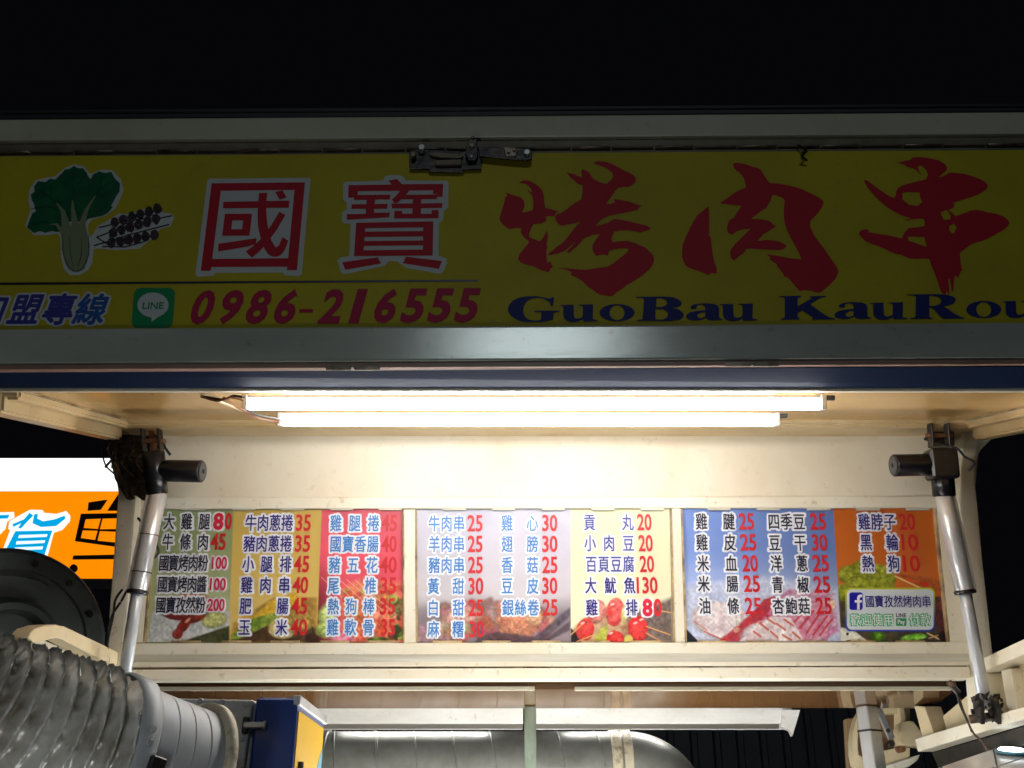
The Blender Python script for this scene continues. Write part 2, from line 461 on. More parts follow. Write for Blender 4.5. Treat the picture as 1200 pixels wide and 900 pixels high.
class Paint:
    def __init__(s, X, Y): s.X = X; s.Y = Y; s.C = np.zeros(X.shape + (3,))
    def over(s, col, al): s.C = s.C * (1 - al[..., None]) + (col if np.ndim(col) == 3 else lin(col)) * al[..., None]
    def ell(s, cx, cy, rx, ry, ang=0, col=(255, 0, 0), col2=None, soft=.12, al=1.0, tex=4, seed=3, wob=.12):
        a = math.radians(ang); dx = s.X - cx; dy = s.Y - cy
        u = (dx * math.cos(a) + dy * math.sin(a)) / rx; v = (-dx * math.sin(a) + dy * math.cos(a)) / ry
        r = np.sqrt(u * u + v * v) + wob * (fbm(s.X, s.Y, 9, seed + 11) - .5)
        A = (1 - sst(r, 1 - soft, 1 + soft)) * al
        shd = (1.16 - .42 * r * r - .22 * (s.Y - cy) / max(rx, ry)) * (.38 + 1.24 * fbm(s.X, s.Y, 3.0, seed + 5)); shd = np.clip(shd, .2, 1.6)[..., None]
        if col2 is not None:
            t = np.clip(fbm(s.X, s.Y, tex, seed) * 1.8 - .4, 0, 1)[..., None]
            s.over((lin(col) * (1 - t) + lin(col2) * t) * shd, A)
        else: s.over(col, A)
    def poly(s, pts, col, col2=None, soft=.7, al=1.0, tex=5, seed=2):
        d = np.full(s.X.shape, 1e9); ins = np.zeros(s.X.shape, bool); n = len(pts)
        for i in range(n):
            (x0, y0), (x1, y1) = pts[i], pts[(i + 1) % n]
            ex, ey = x1 - x0, y1 - y0; t = np.clip(((s.X - x0) * ex + (s.Y - y0) * ey) / (ex * ex + ey * ey), 0, 1)
            d = np.minimum(d, np.hypot(s.X - x0 - t * ex, s.Y - y0 - t * ey))
            c = (y0 > s.Y) != (y1 > s.Y)
            if ey != 0: ins ^= c & (s.X < ex * (s.Y - y0) / ey + x0)
        A = sst(np.where(ins, d, -d), -soft, soft) * al
        if col2 is not None:
            t = np.clip(fbm(s.X, s.Y, tex, seed) * 1.8 - .4, 0, 1)[..., None]
            s.over((lin(col) * (1 - t) + lin(col2) * t) * (.6 + .8 * fbm(s.X, s.Y, 3.0, seed + 9)[..., None]), A)
        else: s.over(col, A)
    def line(s, x0, y0, x1, y1, wd, col, al=1.0):
        ex, ey = x1 - x0, y1 - y0; t = np.clip(((s.X - x0) * ex + (s.Y - y0) * ey) / (ex * ex + ey * ey), 0, 1)
        s.over(col, (1 - sst(np.hypot(s.X - x0 - t * ex, s.Y - y0 - t * ey), wd * .3, wd * .8)) * al)
    def cluster(s, x0, y0, x1, y1, n, r, cols, seed, al=.9):
        q = random.Random(seed)
        for i in range(n):
            c = q.choice(cols); c2 = tuple(min(255, int(k * q.uniform(.55, 1.35))) for k in c)
            rr = r * q.uniform(.5, 1.2)
            s.ell(q.uniform(x0, x1), q.uniform(y0, y1), rr, rr * q.uniform(.4, .9), q.uniform(0, 180), c, c2, .25, al, 3, seed + i, .3)

def tri_raster(mask, x0, y0, ppx, V, F):
    """coverage mask of glyph triangles; V already in photo pixels"""
    gx = (V[:, 0] - x0) * ppx; gy = (V[:, 1] - y0) * ppx
    for f in F:
        for k in range(1, len(f) - 1):
            i, j, l = f[0], f[k], f[k + 1]
            ax, ay, bx, by, cx, cy = gx[i], gy[i], gx[j], gy[j], gx[l], gy[l]
            xa, xb = int(max(0, math.floor(min(ax, bx, cx)))), int(min(mask.shape[1] - 1, math.ceil(max(ax, bx, cx))))
            ya, yb = int(max(0, math.floor(min(ay, by, cy)))), int(min(mask.shape[0] - 1, math.ceil(max(ay, by, cy))))
            if xb < xa or yb < ya: continue
            XX, YY = np.meshgrid(np.arange(xa, xb + 1), np.arange(ya, yb + 1))
            d = (bx - ax) * (cy - ay) - (cx - ax) * (by - ay)
            if abs(d) < 1e-9: continue
            w1 = ((XX - ax) * (cy - ay) - (cx - ax) * (YY - ay)) / d; w2 = ((bx - ax) * (YY - ay) - (XX - ax) * (by - ay)) / d
            e = .25
            mask[ya:yb + 1, xa:xb + 1] |= (w1 >= -e) & (w2 >= -e) & (w1 + w2 <= 1 + e)

def halo_alpha(boxes, PX, PY, rad):
    """soft outline round glyph boxes, sampled at PX, PY (photo pixels)"""
    ppx = 2.5; x0, y0 = PX.min() - 6, PY.min() - 6
    Wd, Ht = int((PX.max() + 6 - x0) * ppx), int((PY.max() + 6 - y0) * ppx)
    mk = np.zeros((Ht, Wd), bool)
    for key, bx in boxes:
        V, F, lo, hi = GL[key]
        Vp = np.stack([bx[0] + V[:, 0] * (bx[2] - bx[0]), bx[3] - V[:, 1] * (bx[3] - bx[1])], 1)
        tri_raster(mk, x0, y0, ppx, Vp, F)
    R = rad * ppx; k = int(math.ceil(R + 1)); out = np.zeros(mk.shape); mf = mk.astype(float)
    for dy in range(-k, k + 1):
        for dx in range(-k, k + 1):
            wgt = min(1.0, max(0.0, R + .7 - math.hypot(dx, dy)))
            if wgt <= 0: continue
            out = np.maximum(out, np.roll(np.roll(mf, dy, 0), dx, 1) * wgt)
    fx = (PX - x0) * ppx; fy = (PY - y0) * ppx; xi = np.clip(fx.astype(int), 0, Wd - 2); yi = np.clip(fy.astype(int), 0, Ht - 2)
    ax = fx - xi; ay = fy - yi
    return (out[yi, xi] * (1 - ax) + out[yi, xi + 1] * ax) * (1 - ay) + (out[yi + 1, xi] * (1 - ax) + out[yi + 1, xi + 1] * ax) * ay

QUAD = {1: [(183, 597.5), (471, 596.5), (471.5, 752.5), (170, 753)],
        2: [(488, 596.5), (785, 596), (789, 752), (489, 752.5)],
        3: [(799, 595.5), (1094, 595.5), (1110, 751.5), (804.5, 752)]}

def paint_menu(n, X, Y):
    p = Paint(X, Y); t = sst(Y, 597, 752)[..., None]
    nz = fbm(X, Y, 40, 3)[..., None]
    if n == 1:
        b1 = 273 - (Y - 597) * 6 / 155; b2 = 376.5 - (Y - 597) * 6 / 155
        g = lin((150, 165, 118)) * (1 - t) + lin((182, 190, 150)) * t
        ye = lin((204, 178, 96)) * (1 - t) + lin((225, 200, 122)) * t
        rd = lin((212, 88, 106)) * (1 - sst(Y, 600, 650)[..., None]) + lin((226, 92, 112)) * sst(Y, 600, 650)[..., None]
        rd = rd * (.8 + .4 * nz)
        rd = rd * (1 - .75 * (1 - sst(X, 372, 400)[..., None]) * sst(Y, 640, 720)[..., None])
        m1 = sst(X - b1, -.5, .5)[..., None]; m2 = sst(X - b2, -.5, .5)[..., None]
        p.C = (g * (1 - m1) + ye * m1) * (1 - m2) + rd * m2
        # chicken leg on a plate
        p.poly([(178, 716), (200, 712), (268, 716), (268, 734), (214, 752), (172, 752)], (208, 212, 214), (188, 194, 196), 1.5)
        p.poly([(208, 753), (268, 733), (268, 753)], (60, 66, 44), (92, 96, 64), 1.5)
        p.ell(250, 726, 15, 10, -10, (206, 208, 150), (160, 170, 96), .15, 1, 3, 5)
        p.ell(228, 706, 24, 11, 8, (150, 66, 40), (206, 128, 88), .2, .95, 5, 6)
        p.ell(203, 722, 15, 4.5, 12, (136, 34, 28), (86, 20, 18), .2, 1, 4, 7)
        p.ell(228, 720, 16, 9.5, -28, (166, 74, 44), (104, 30, 20), .15, 1, 4, 8)
        p.ell(214, 733, 11, 6, -50, (150, 44, 30), (100, 24, 18), .15, 1, 4, 12)
        p.ell(207, 743, 6.5, 6, -30, (128, 26, 24), (176, 76, 54), .15, 1, 3, 9)
        p.ell(219, 727, 4, 1.5, -40, (236, 180, 150), None, .4, .8)
        # corn
        m = sst(X, 266, 272) * (1 - sst(X, 368, 373))
        p.poly([(268, 753), (272, 730), (320, 700), (371, 700), (371, 753)], (196, 158, 70), (120, 84, 44), 2, .8, 9, 4)
        p.poly([(268, 753), (290, 732), (371, 735), (371, 753)], (62, 42, 34), (96, 72, 52), 3, .95, 6, 12)
        p.poly([(292, 726), (318, 704), (345, 694), (352, 704), (326, 722), (300, 738)], (224, 192, 72), (200, 160, 40), 1.5, 1, 2, 5)
        p.poly([(270, 744), (296, 724), (330, 716), (322, 728), (286, 746), (272, 752)], (96, 128, 40), (158, 176, 84), 1.2, 1, 3, 6)
        p.ell(330, 737, 16, 12, 0, (222, 208, 160), (196, 176, 112), .12, 1, 3, 7)
        p.ell(352, 728, 15, 12, 0, (208, 186, 100), (160, 128, 70), .15, 1, 4, 8)
        p.line(365, 735, 369, 750, 1.4, (40, 30, 22)); p.ell(365, 748, 8, 6, 0, (70, 40, 26), (40, 24, 20), .3)
        # salad
        p.poly([(400, 690), (425, 678), (472, 684), (472, 753), (400, 753)], (214, 112, 78), (230, 158, 116), 6, .92, 4, 9)
        p.cluster(405, 690, 470, 750, 46, 8, [(222, 110, 70), (238, 160, 120), (190, 74, 50), (228, 134, 90)], 5, .75)
        p.cluster(458, 700, 471, 752, 14, 6, [(84, 120, 50), (150, 164, 80), (40, 52, 30)], 6, .85)
        p.ell(384, 722, 11, 15, 10, (176, 206, 116), (216, 230, 158), .25, .95, 5, 10)
        p.ell(382, 738, 12, 10, 0, (150, 186, 84), (214, 226, 150), .25, .95, 4, 11)
        p.ell(400, 748, 14, 8, 0, (214, 40, 110), (238, 178, 196), .2, 1, 4, 12)
        p.ell(443, 750, 14, 4, 0, (120, 150, 60), (60, 74, 36), .3)
        for q in range(5): p.line(376 + q * 10, 676 + q, 400 + q * 16, 700 + q * 5, .9, (244, 190, 180), .6)
    elif n == 2:
        b = 669.0
        lil = lin((196, 196, 212)) * (1 - t) + lin((206, 202, 206)) * t
        lil = lil * (.86 + .28 * nz)
        cr = lin((224, 224, 190)) * (1 - t) + lin((232, 230, 200)) * t
        m = sst(X - b, -.4, .4)[..., None]
        p.C = lil * (1 - m) + cr * m
        L_ = X < b
        def left(): return None
        fade = sst(Y + 10 * (fbm(X, Y, 22, 8) - .5), 694, 722) * (X < b)
        bg = lin((126, 112, 122)) * (.5 + fbm(X, Y, 12, 20)[..., None])
        p.over(bg, fade * .85)
        base = p.C.copy()
        p.cluster(520, 712, 640, 752, 46, 13, [(176, 120, 112), (196, 150, 130), (140, 88, 80), (206, 170, 160), (160, 96, 84)], 21, .8)
        p.ell(607, 731, 26, 16, 8, (170, 106, 84), (206, 150, 122), .12, 1, 3, 25)
        p.ell(540, 722, 24, 11, -5, (186, 140, 128), (214, 178, 168), .2, .9, 3, 26)
        p.ell(626, 724, 10, 9, 0, (194, 150, 116), (220, 184, 150), .2, .9, 3, 27)
        p.poly([(560, 748), (580, 740), (640, 748), (668, 728), (668, 738), (640, 753), (555, 753)], (60, 50, 58), (90, 78, 90), 2, .85)
        p.poly([(624, 748), (668, 712), (668, 722), (636, 752)], (104, 98, 112), (60, 56, 66), 2, .9)
        p.poly([(489, 730), (508, 738), (540, 753), (489, 753)], (186, 148, 158), (120, 92, 104), 3, .8)
        p.ell(560, 738, 10, 5, 20, (70, 52, 56), None, .5, .7)
        keep = (X < b)[..., None]; p.C = np.where(keep, p.C, base)
        base2 = p.C.copy()
        p.poly([(730, 722), (788, 700), (790, 753), (730, 753)], (70, 52, 50), (120, 104, 108), 4, .92, 3, 30)
        p.poly([(669, 753), (669, 738), (690, 720), (720, 706), (736, 712), (736, 753)], (196, 160, 120), (150, 100, 70), 3, .8)
        p.poly([(669, 736), (684, 748), (684, 753), (669, 753)], (30, 28, 30), None, 1)
        p.ell(699, 717, 11, 15, 12, (206, 120, 112), (226, 160, 150), .1, .95, 5, 31)
        p.ell(721, 717, 10.5, 17, 8, (214, 56, 56), (230, 122, 116), .07, 1, 6, 32)
        p.ell(686, 738, 10.5, 13.5, 10, (206, 30, 36), (220, 92, 84), .07, 1, 5, 33)
        p.ell(748, 737, 12, 15.5, 0, (206, 34, 40), (224, 84, 80), .07, 1, 6, 34)
        p.ell(721, 748, 10.5, 9, 0, (190, 26, 34), (214, 80, 74), .08, 1, 5, 35)
        p.poly([(694, 753), (704, 737), (713, 732), (710, 753)], (196, 200, 96), (150, 166, 60), .8)
        p.ell(734, 716, 5, 14, 14, (232, 224, 180), (200, 190, 120), .15, .95)
        p.ell(737, 750, 5, 6, 0, (206, 196, 110), None, .2)
        for (a0, b0, a1, b1) in ((758, 734, 786, 744), (758, 742, 776, 752), (776, 716, 788, 718), (684, 730, 669, 744), (696, 744, 676, 752)): p.line(a0, b0, a1, b1, 1.3, (216, 166, 110))
        for (a0, b0) in ((718, 708), (683, 730), (752, 726), (716, 742), (745, 730)): p.ell(a0, b0, 2.6, 1.2, -20, (255, 222, 214), None, .5, .8)
        p.C = np.where(keep, base2, p.C)
    else:
        b = 977.4 + (Y - 597) * 9.4 / 155
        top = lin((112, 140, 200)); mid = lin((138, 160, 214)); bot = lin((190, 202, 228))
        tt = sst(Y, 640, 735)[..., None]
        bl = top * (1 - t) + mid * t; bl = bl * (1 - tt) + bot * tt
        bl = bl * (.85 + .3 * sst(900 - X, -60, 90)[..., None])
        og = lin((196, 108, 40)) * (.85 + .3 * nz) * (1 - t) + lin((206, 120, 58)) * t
        m = sst(X - b, -.5, .5)[..., None]
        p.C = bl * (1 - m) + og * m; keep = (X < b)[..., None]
        base = p.C.copy()
        p.poly([(800, 686), (900, 676), (985, 690), (985, 753), (806, 753)], (206, 212, 230), (186, 196, 222), 6, .8, 20, 3)
        p.ell(845, 727, 34, 22, 12, (222, 214, 214), (200, 190, 196), .12, 1, 8, 41)
        p.ell(822, 722, 9, 8, 0, (216, 170, 140), (226, 204, 190), .3, .7)
        p.poly([(900, 712), (925, 690), (978, 696), (984, 740), (960, 753), (866, 753)], (214, 190, 206), (178, 92, 140), 3, .95, 7, 42)
        p.poly([(842, 752), (866, 732), (884, 716), (896, 702), (908, 698), (912, 704), (900, 720), (882, 738), (866, 752)], (196, 48, 44), (150, 40, 70), 1.6, .95, 3, 43)
        p.cluster(848, 708, 892, 748, 12, 4, [(214, 110, 90), (230, 180, 170), (180, 40, 40)], 47, .6)
        p.ell(905, 741, 36, 15, -8, (226, 222, 222), (206, 198, 204), .12, 1, 7, 44)
        for (a0, b0, rx, ry, an) in ((896, 732, 7, 2.4, 25), (908, 737, 6, 2.2, 25), (920, 730, 7, 2.4, 20), (926, 742, 6, 3, 40), (934, 734, 6, 2.5, 60), (903, 723, 6, 2, 20), (918, 748, 8, 3, -20), (945, 726, 10, 3, -40), (956, 736, 12, 3, -40), (962, 718, 12, 2.6, -35)):
            p.ell(a0, b0, rx, ry, an, (206, 62, 40), (170, 40, 60), .35, .9, 3, int(a0))
        p.cluster(940, 700, 980, 748, 16, 7, [(214, 150, 180), (196, 84, 110), (226, 196, 206)], 45, .6)
        W1, W2 = (232, 228, 228), (206, 190, 196)
        p.poly([(812, 724), (822, 712), (840, 706), (864, 712), (862, 732), (845, 748), (826, 740)], W1, W2, 1.2, .9, 9, 61)
        p.poly([(866, 753), (880, 740), (904, 722), (928, 724), (950, 753)], W1, W2, 1.2, .95, 9, 62)
        p.poly([(926, 722), (946, 704), (972, 704), (980, 722), (966, 746), (944, 752)], (214, 176, 190), (190, 110, 140), 1.2, .9, 5, 63)
        for (a0, b0, a1, b1) in ((884, 740, 892, 746), (892, 731, 901, 738), (900, 725, 909, 731), (904, 740, 912, 747), (911, 731, 921, 738), (918, 744, 928, 750), (920, 726, 930, 733), (930, 741, 938, 748)):
            p.line(a0, b0, a1, b1, 2.2, (196, 84, 44), .85)
        for (a0, b0, a1, b1) in ((932, 728, 944, 716), (938, 736, 954, 716), (946, 742, 962, 718), (954, 744, 970, 722), (962, 744, 976, 726)):
            p.line(a0, b0, a1, b1, 2.4, (186, 36, 50), .85)
        p.line(814, 728, 828, 738, 1.6, (206, 110, 70), .7); p.line(826, 740, 846, 749, 1.6, (190, 60, 50), .7)
        p.poly([(804, 736), (820, 752.5), (804, 753)], (30, 34, 48), None, .7)
        p.C = np.where(keep, p.C, base); base2 = p.C.copy()
        p.poly([(984, 700), (1020, 690), (1112, 700), (1112, 753), (986, 753)], (36, 44, 52), (80, 84, 60), 2, .95, 6, 50)
        for (a0, b0, r0) in ((997, 673, 14), (1013, 668, 15), (1030, 672, 14), (1042, 678, 10), (992, 694, 13), (1006, 684, 12), (1024, 686, 13), (1038, 688, 12)):
            p.ell(a0, b0, r0, r0 * .8, 0, (120, 128, 34), (170, 176, 70), .14, 1, 5, int(a0))
        p.poly([(1050, 672), (1082, 690), (1112, 700), (1112, 684), (1090, 676)], (150, 84, 40), (196, 110, 60), 2, .9)
        p.line(1050, 675, 1082, 690, 1.6, (226, 200, 140)); p.ell(1084, 684, 6, 2.4, 10, (206, 60, 30), None, .3); p.ell(1068, 680, 6, 2.2, 20, (214, 90, 40), None, .3)
        p.ell(1106, 724, 8, 24, -6, (70, 40, 52), (130, 70, 60), .2)
        p.poly([(984, 753), (985, 735), (1000, 738), (1020, 753)], (226, 226, 214), (200, 200, 180), 1.2)
        p.ell(994, 743, 1.6, 1.8, 0, (20, 20, 24), None, .3); p.ell(996, 751, 2.5, 1.2, 0, (20, 20, 24), None, .3)
        p.ell(1030, 746, 9, 6, 20, (110, 160, 40), (60, 96, 30), .2); p.ell(1072, 747, 15, 4, -6, (104, 190, 40), (160, 220, 90), .15)
        p.line(1088, 742, 1104, 750, 1.4, (226, 190, 140)); p.line(1090, 748, 1102, 744, 1.2, (200, 160, 110)); p.ell(1106, 746, 5, 6, 0, (20, 18, 30), None, .2)
        # rounded notice
        def rr(x0, y0, x1, y1, r, soft):
            dx = np.maximum(np.abs(X - (x0 + x1) / 2) - (x1 - x0) / 2 + r, 0); dy = np.maximum(np.abs(Y - (y0 + y1) / 2) - (y1 - y0) / 2 + r, 0)
            return 1 - sst(np.hypot(dx, dy) - r, -soft, soft)
        gy = sst(Y, 690, 738)[..., None]
        p.over(lin((190, 196, 60)) * (1 - gy) + lin((30, 60, 170)) * gy, rr(991.5, 688.6, 1097, 740, 7, .5))
        p.over((214, 222, 226), rr(993.5, 690.6, 1095.2, 738, 6, .5))
        p.over((32, 36, 168), rr(996.3, 694, 1012, 714.8, 3, .5))
        p.over((40, 150, 90), rr(1051.2, 724.4, 1063.4, 733.4, .6, .4))
        p.C = np.where(keep, base2, p.C)
    p.C = np.clip(p.C, 0, 1) ** 1.13
    # white outlines of the lettering
    names, pinks, greens = [], [], []
    for chars, y, wd, ink, price, x0, x1, ph, pk in D[n]:
        for c, cx in chars: names.append(((c, 0.0), inkbox(c, cx, y, wd, 20.5)))
        if pk == 'pk': pinks.append(((price, .014), (x0, y - ph / 2, x1, y + ph / 2)))
    if n == 2: pinks.append((('8', .04), (753, 701.5, 765, 722.5)))
    if n == 1: pinks.append((('8', .04), (249.5, 600.5, 261.5, 621)))
    if n == 3:
        gb = []
        for chars, y, wd, ht in BADGE[1:]:
            for c, cx in chars: gb.append(((c, 0.0), inkbox(c, cx, y, wd, ht)))
        p.over((66, 176, 120), halo_alpha(gb, X, Y, 1.0))
    wcol = (236, 240, 250)
    p.over(wcol, halo_alpha(names, X, Y, 2.1 if n != 2 else 1.9))
    if pinks: p.over(wcol, halo_alpha(pinks, X, Y, 1.4))
    return np.clip(p.C, 0, .92)

poster_mat = vmat('printed_menu_film', .38, .1)
MENU_H = -.007
def make_menu(n, label):
    root = thing('menu_board', label, 'menu board', 'menu boards in a row under the tube lights')
    q = QUAD[n]; NX, NY = 560, 300
    s_, t_ = np.meshgrid(np.linspace(0, 1, NX), np.linspace(0, 1, NY))
    def bil(k): return (q[0][k] * (1 - s_) + q[1][k] * s_) * (1 - t_) + (q[3][k] * (1 - s_) + q[2][k] * s_) * t_
    X, Y = bil(0), bil(1)
    C = paint_menu(n, X, Y)
    # pixel -> plane, vectorised
    dx = (X - 600) / 1200; dy = (450 - Y) / 1200
    Dv = np.stack([dx, dy * CU.y + CF.y, dy * CU.z + CF.z], -1)
    nrm = np.array(M.n); t = (np.array(M.o - CO) @ nrm) / (Dv @ nrm)
    # film is slightly wavy
    h = MENU_H + .0012 * (fbm(X, Y, 60, 77) - .5)
    Pw = np.array(CO) + Dv * t[..., None] + nrm * h[..., None]
    idx = np.arange(NX * NY).reshape(NY, NX)
    F = np.stack([idx[:-1, :-1], idx[1:, :-1], idx[1:, 1:], idx[:-1, 1:]], -1).reshape(-1, 4)
    me = bpy.data.meshes.new('printed_film')
    me.vertices.add(NX * NY); me.vertices.foreach_set('co', Pw.reshape(-1).astype(np.float32))
    me.loops.add(F.size); me.loops.foreach_set('vertex_index', F.reshape(-1).astype(np.int32))
    me.polygons.add(len(F)); me.polygons.foreach_set('loop_start', np.arange(0, F.size, 4, dtype=np.int32))
    me.update()
    ca = me.color_attributes.new('print', 'FLOAT_COLOR', 'POINT')
    ca.data.foreach_set('color', np.concatenate([C.reshape(-1, 3), np.ones((NX * NY, 1))], 1).reshape(-1).astype(np.float32))
    o = link('printed_film', me, root, poster_mat, True)
    LH = MENU_H + .0016
    pxm = 2.8 / 1200
    for chars, y, wd, ink, price, x0, x1, ph, pk in D[n]:
        for c, cx in chars:
            sh = Sheet(M, LH); bx = inkbox(c, cx, y, wd, 20.5)
            sh.bold((c, 0.0), *bx, r=.30 * pxm, n=4)
            sh.build('printed_character', INK[ink], root)
        if price:
            sh = Sheet(M, LH + .0006); sh.bold((price, .014), x0, y - ph / 2, x1, y + ph / 2, r=.20 * pxm, n=4)
            sh.build('price', INK[pk], root)
    def big(s, x0, y0, x1, y1, m):
        sh = Sheet(M, LH + .0009); sh.glyph((s, .04), x0, y0, x1, y1); sh.build('painted_over_price_digit', m, root)
    if n == 1:
        big('8', 249.5, 600.5, 261.5, 621, INK['crimson'])
        sh = Sheet(M, LH + .0006); sh.bold(('0', .028), 263.2, 600.8, 271.2, 620.5, r=.22 * pxm); sh.build('price', INK['price'], root)
    if n == 2:
        big('8', 753, 701.5, 765, 722.5, INK['crimson'])
        sh = Sheet(M, LH + .0006); sh.bold(('0', .028), 766.5, 701.5, 775.5, 722.5, r=.22 * pxm); sh.build('price', INK['price'], root)
    if n == 3:
        for k, (chars, y, wd, ht) in enumerate(BADGE):
            sh = Sheet(M, LH)
            for c, cx in chars:
                bx = inkbox(c, cx, y, wd, ht); (sh.bold((c, 0.0), *bx, r=.14 * pxm) if k == 0 else sh.glyph((c, 0.0), *bx))
            sh.build('notice_lettering', INK['n'] if k == 0 else mat('menu_white_ink', (.8, .82, .85), .4), root)
        sh = Sheet(M, LH); sh.loops_px([[(1005.2, 714.3), (1005.2, 706), (1002.4, 706), (1002.4, 703.2), (1005.2, 703.2), (1005.2, 700), (1006.3, 697.6), (1008.6, 696.6), (1011, 696.8), (1011, 699.6), (1009, 699.8), (1008.3, 700.8), (1008.3, 703.2), (1010.9, 703.2), (1010.6, 706), (1008.3, 706), (1008.3, 714.3)]])
        sh.build('letter_f_icon', mat('menu_white_ink', (.8, .82, .85), .4), root)
        sh = Sheet(M, LH); sh.glyph(('LINE', .02), 1051, 718.6, 1062.8, 723.2); sh.build('notice_lettering', INK['k'], root)
        sh = Sheet(M, LH); sh.glyph(('Pay', .02), 1053, 726, 1061.5, 732.6); sh.build('notice_lettering', MATS['menu_white_ink'], root)
    # bent metal clips holding the film
    xs = {1: [213, 272, 329, 387, 444], 2: [519, 577, 635, 693, 751], 3: [829, 887, 946, 1004, 1062]}[n]
    for x in xs:
        slab('clip', M, rect(x, 595.2, x + 27, 598.0), -.006, .0035, alum_frame, root, .0008)
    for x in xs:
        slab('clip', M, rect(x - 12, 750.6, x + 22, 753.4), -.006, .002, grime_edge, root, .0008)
    return root

# ------------------------------------------------------------------ the canopy box (ceiling, back wall, frame)
def frame_poly(pl, outer, inner):
    return None
canopy = thing('canopy_box', 'cream painted underside and back wall of the raised stall canopy', 'canopy')
# ceiling sheet
XL, XR = -1.055, 1.245
def cw(x, s, h=0):   # x metres, s metres along the ceiling from its back edge towards the street
    o = CEIL.o
    return o + CX * x - CDIR * s + CEIL.n * h
bm = bmesh.new()
prism(bm, [cw(XL - .05, .0), cw(XR + .05, .0), cw(XR + .05, .61), cw(XL - .05, .61)], [cw(XL - .05, .0, -.02), cw(XR + .05, .0, -.02), cw(XR + .05, .61, -.02), cw(XL - .05, .61, -.02)])
bmesh.ops.recalc_face_normals(bm, faces=bm.faces); from_bm('ceiling_panel', bm, cream_gloss, canopy)
# front lip
def beam(name, pts, mm, x0=None, x1=None, bev=.003):
    """profile in (s along ceiling, h out of ceiling), extruded along X"""
    x0 = XL - .3 if x0 is None else x0; x1 = XR + .3 if x1 is None else x1
    bm = bmesh.new(); prism(bm, [cw(x0, s, h) for s, h in pts], [cw(x1, s, h) for s, h in pts])
    bmesh.ops.recalc_face_normals(bm, faces=bm.faces)
    if bev: bmesh.ops.bevel(bm, geom=list(bm.edges), offset=bev, segments=2, affect='EDGES')
    return from_bm(name, bm, mm, canopy)
beam('front_lip', [(.598, -.03), (.625, -.03), (.625, .006), (.598, .006)], cream)
beam('rear_ceiling_beam', [(-.16, -.03), (.0, -.03), (.0, .012), (-.012, .020), (-.16, .034)], aged_cream, XL, XR, .004)
# back wall panels (recessed behind the frame)
slab('back_wall_upper', M, [(126, 500), (1150, 500), (1142, 584), (140, 584)], -.03, .0, cream_wall, canopy, .001)
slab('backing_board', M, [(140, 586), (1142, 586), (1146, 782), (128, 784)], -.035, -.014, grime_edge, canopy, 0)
slab('frame_rail', M, [(146, 583), (1128, 582), (1128, 595.3), (146, 596.8)], -.02, .006, cream, canopy, .002)
slab('frame_rail', M, [(134, 754), (1136, 752.5), (1137, 766), (132, 768)], -.02, .004, cream, canopy, .002)
slab('frame_groove', M, [(132, 766.5), (1138, 765.5), (1138, 776), (131, 777)], -.02, .0025, alum_frame, canopy, .001)
slab('frame_rail', M, [(130, 776.2), (1139, 775.2), (1140, 780), (130, 782)], -.02, .004, cream, canopy, .001)
slab('frame_mullion', M, [(472.5, 597), (487, 597), (488, 753.7), (473, 753.7)], -.02, .0055, cream, canopy, .002)
slab('frame_mullion', M, [(787, 596), (797.5, 596), (802.5, 753), (791, 753)], -.02, .0055, cream, canopy, .002)
slab('frame_stile', M, [(160, 596.5), (182, 597), (168.5, 753.5), (146, 753.5)], -.02, .0055, cream, canopy, .002)
slab('frame_stile', M, [(1096, 595.5), (1117, 595.5), (1135, 752.7), (1112, 752.7)], -.02, .0055, cream, canopy, .002)
# rough dark sealant round the films
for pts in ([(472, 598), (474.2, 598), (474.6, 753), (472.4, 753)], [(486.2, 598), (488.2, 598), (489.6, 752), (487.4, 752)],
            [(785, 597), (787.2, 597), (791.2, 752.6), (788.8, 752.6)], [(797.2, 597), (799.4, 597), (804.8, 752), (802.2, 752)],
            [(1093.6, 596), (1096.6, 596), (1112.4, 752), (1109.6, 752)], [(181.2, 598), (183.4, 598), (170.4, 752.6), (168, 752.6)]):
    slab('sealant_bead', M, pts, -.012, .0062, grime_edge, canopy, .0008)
# wall posts at either side: upright between the wall and the side opening
def side_plane(x): return Plane(Vector((x, 0, 0)) + CO, CF.copy(), CU + CF * .0)
PLs, PRs = side_plane(-1.04), side_plane(1.225)
slab('side_post', M, [(147, 560), (168, 560), (151, 783), (131, 784)], -.02, .045, cream, canopy, .006, seg=2)
slab('side_post', M, [(1122, 500), (1145, 505), (1137, 530), (1134, 560), (1143, 660), (1156, 781), (1136, 781), (1116, 590)], -.02, .045, cream, canopy, .006, seg=2)
# corner gusset with the curved opening edge on the right
slab('corner_gusset', M, [(1098, 500), (1215, 478), (1215, 500), (1180, 507), (1158, 516), (1144, 530), (1136, 552), (1120, 556), (1112, 512)], -.03, .028, cream, canopy, .008, seg=2)
# side beams: run from the back wall to the street along the ceiling edge
def side_beam(pts_back, pts_front, m, name='side_beam'):
    bm = bmesh.new(); prism(bm, pts_back, pts_front); bmesh.ops.recalc_face_normals(bm, faces=bm.faces)
    bmesh.ops.bevel(bm, geom=list(bm.edges), offset=.006, segments=2, affect='EDGES')
    return from_bm(name, bm, m, canopy)
for sgn, x in ((-1, XL), (1, XR)):
    for (a, b, hh, nm) in ((0, .05, .048, 'side_beam'), (-.034, 0, .020, 'side_beam_step')):
        A, B = x + sgn * a, x + sgn * b
        f = lambda s: [cw(A, s, -.02), cw(B, s, -.02), cw(B, s, hh), cw(A, s, hh)]
        side_beam(f(-.06), f(.60), aged_cream, nm)
    wire('joint_grime', [cw(x - sgn * .036, s_, .001) for s_ in (0, .15, .3, .45, .58)], .0035, grime_edge, canopy, n=3, seg=6)

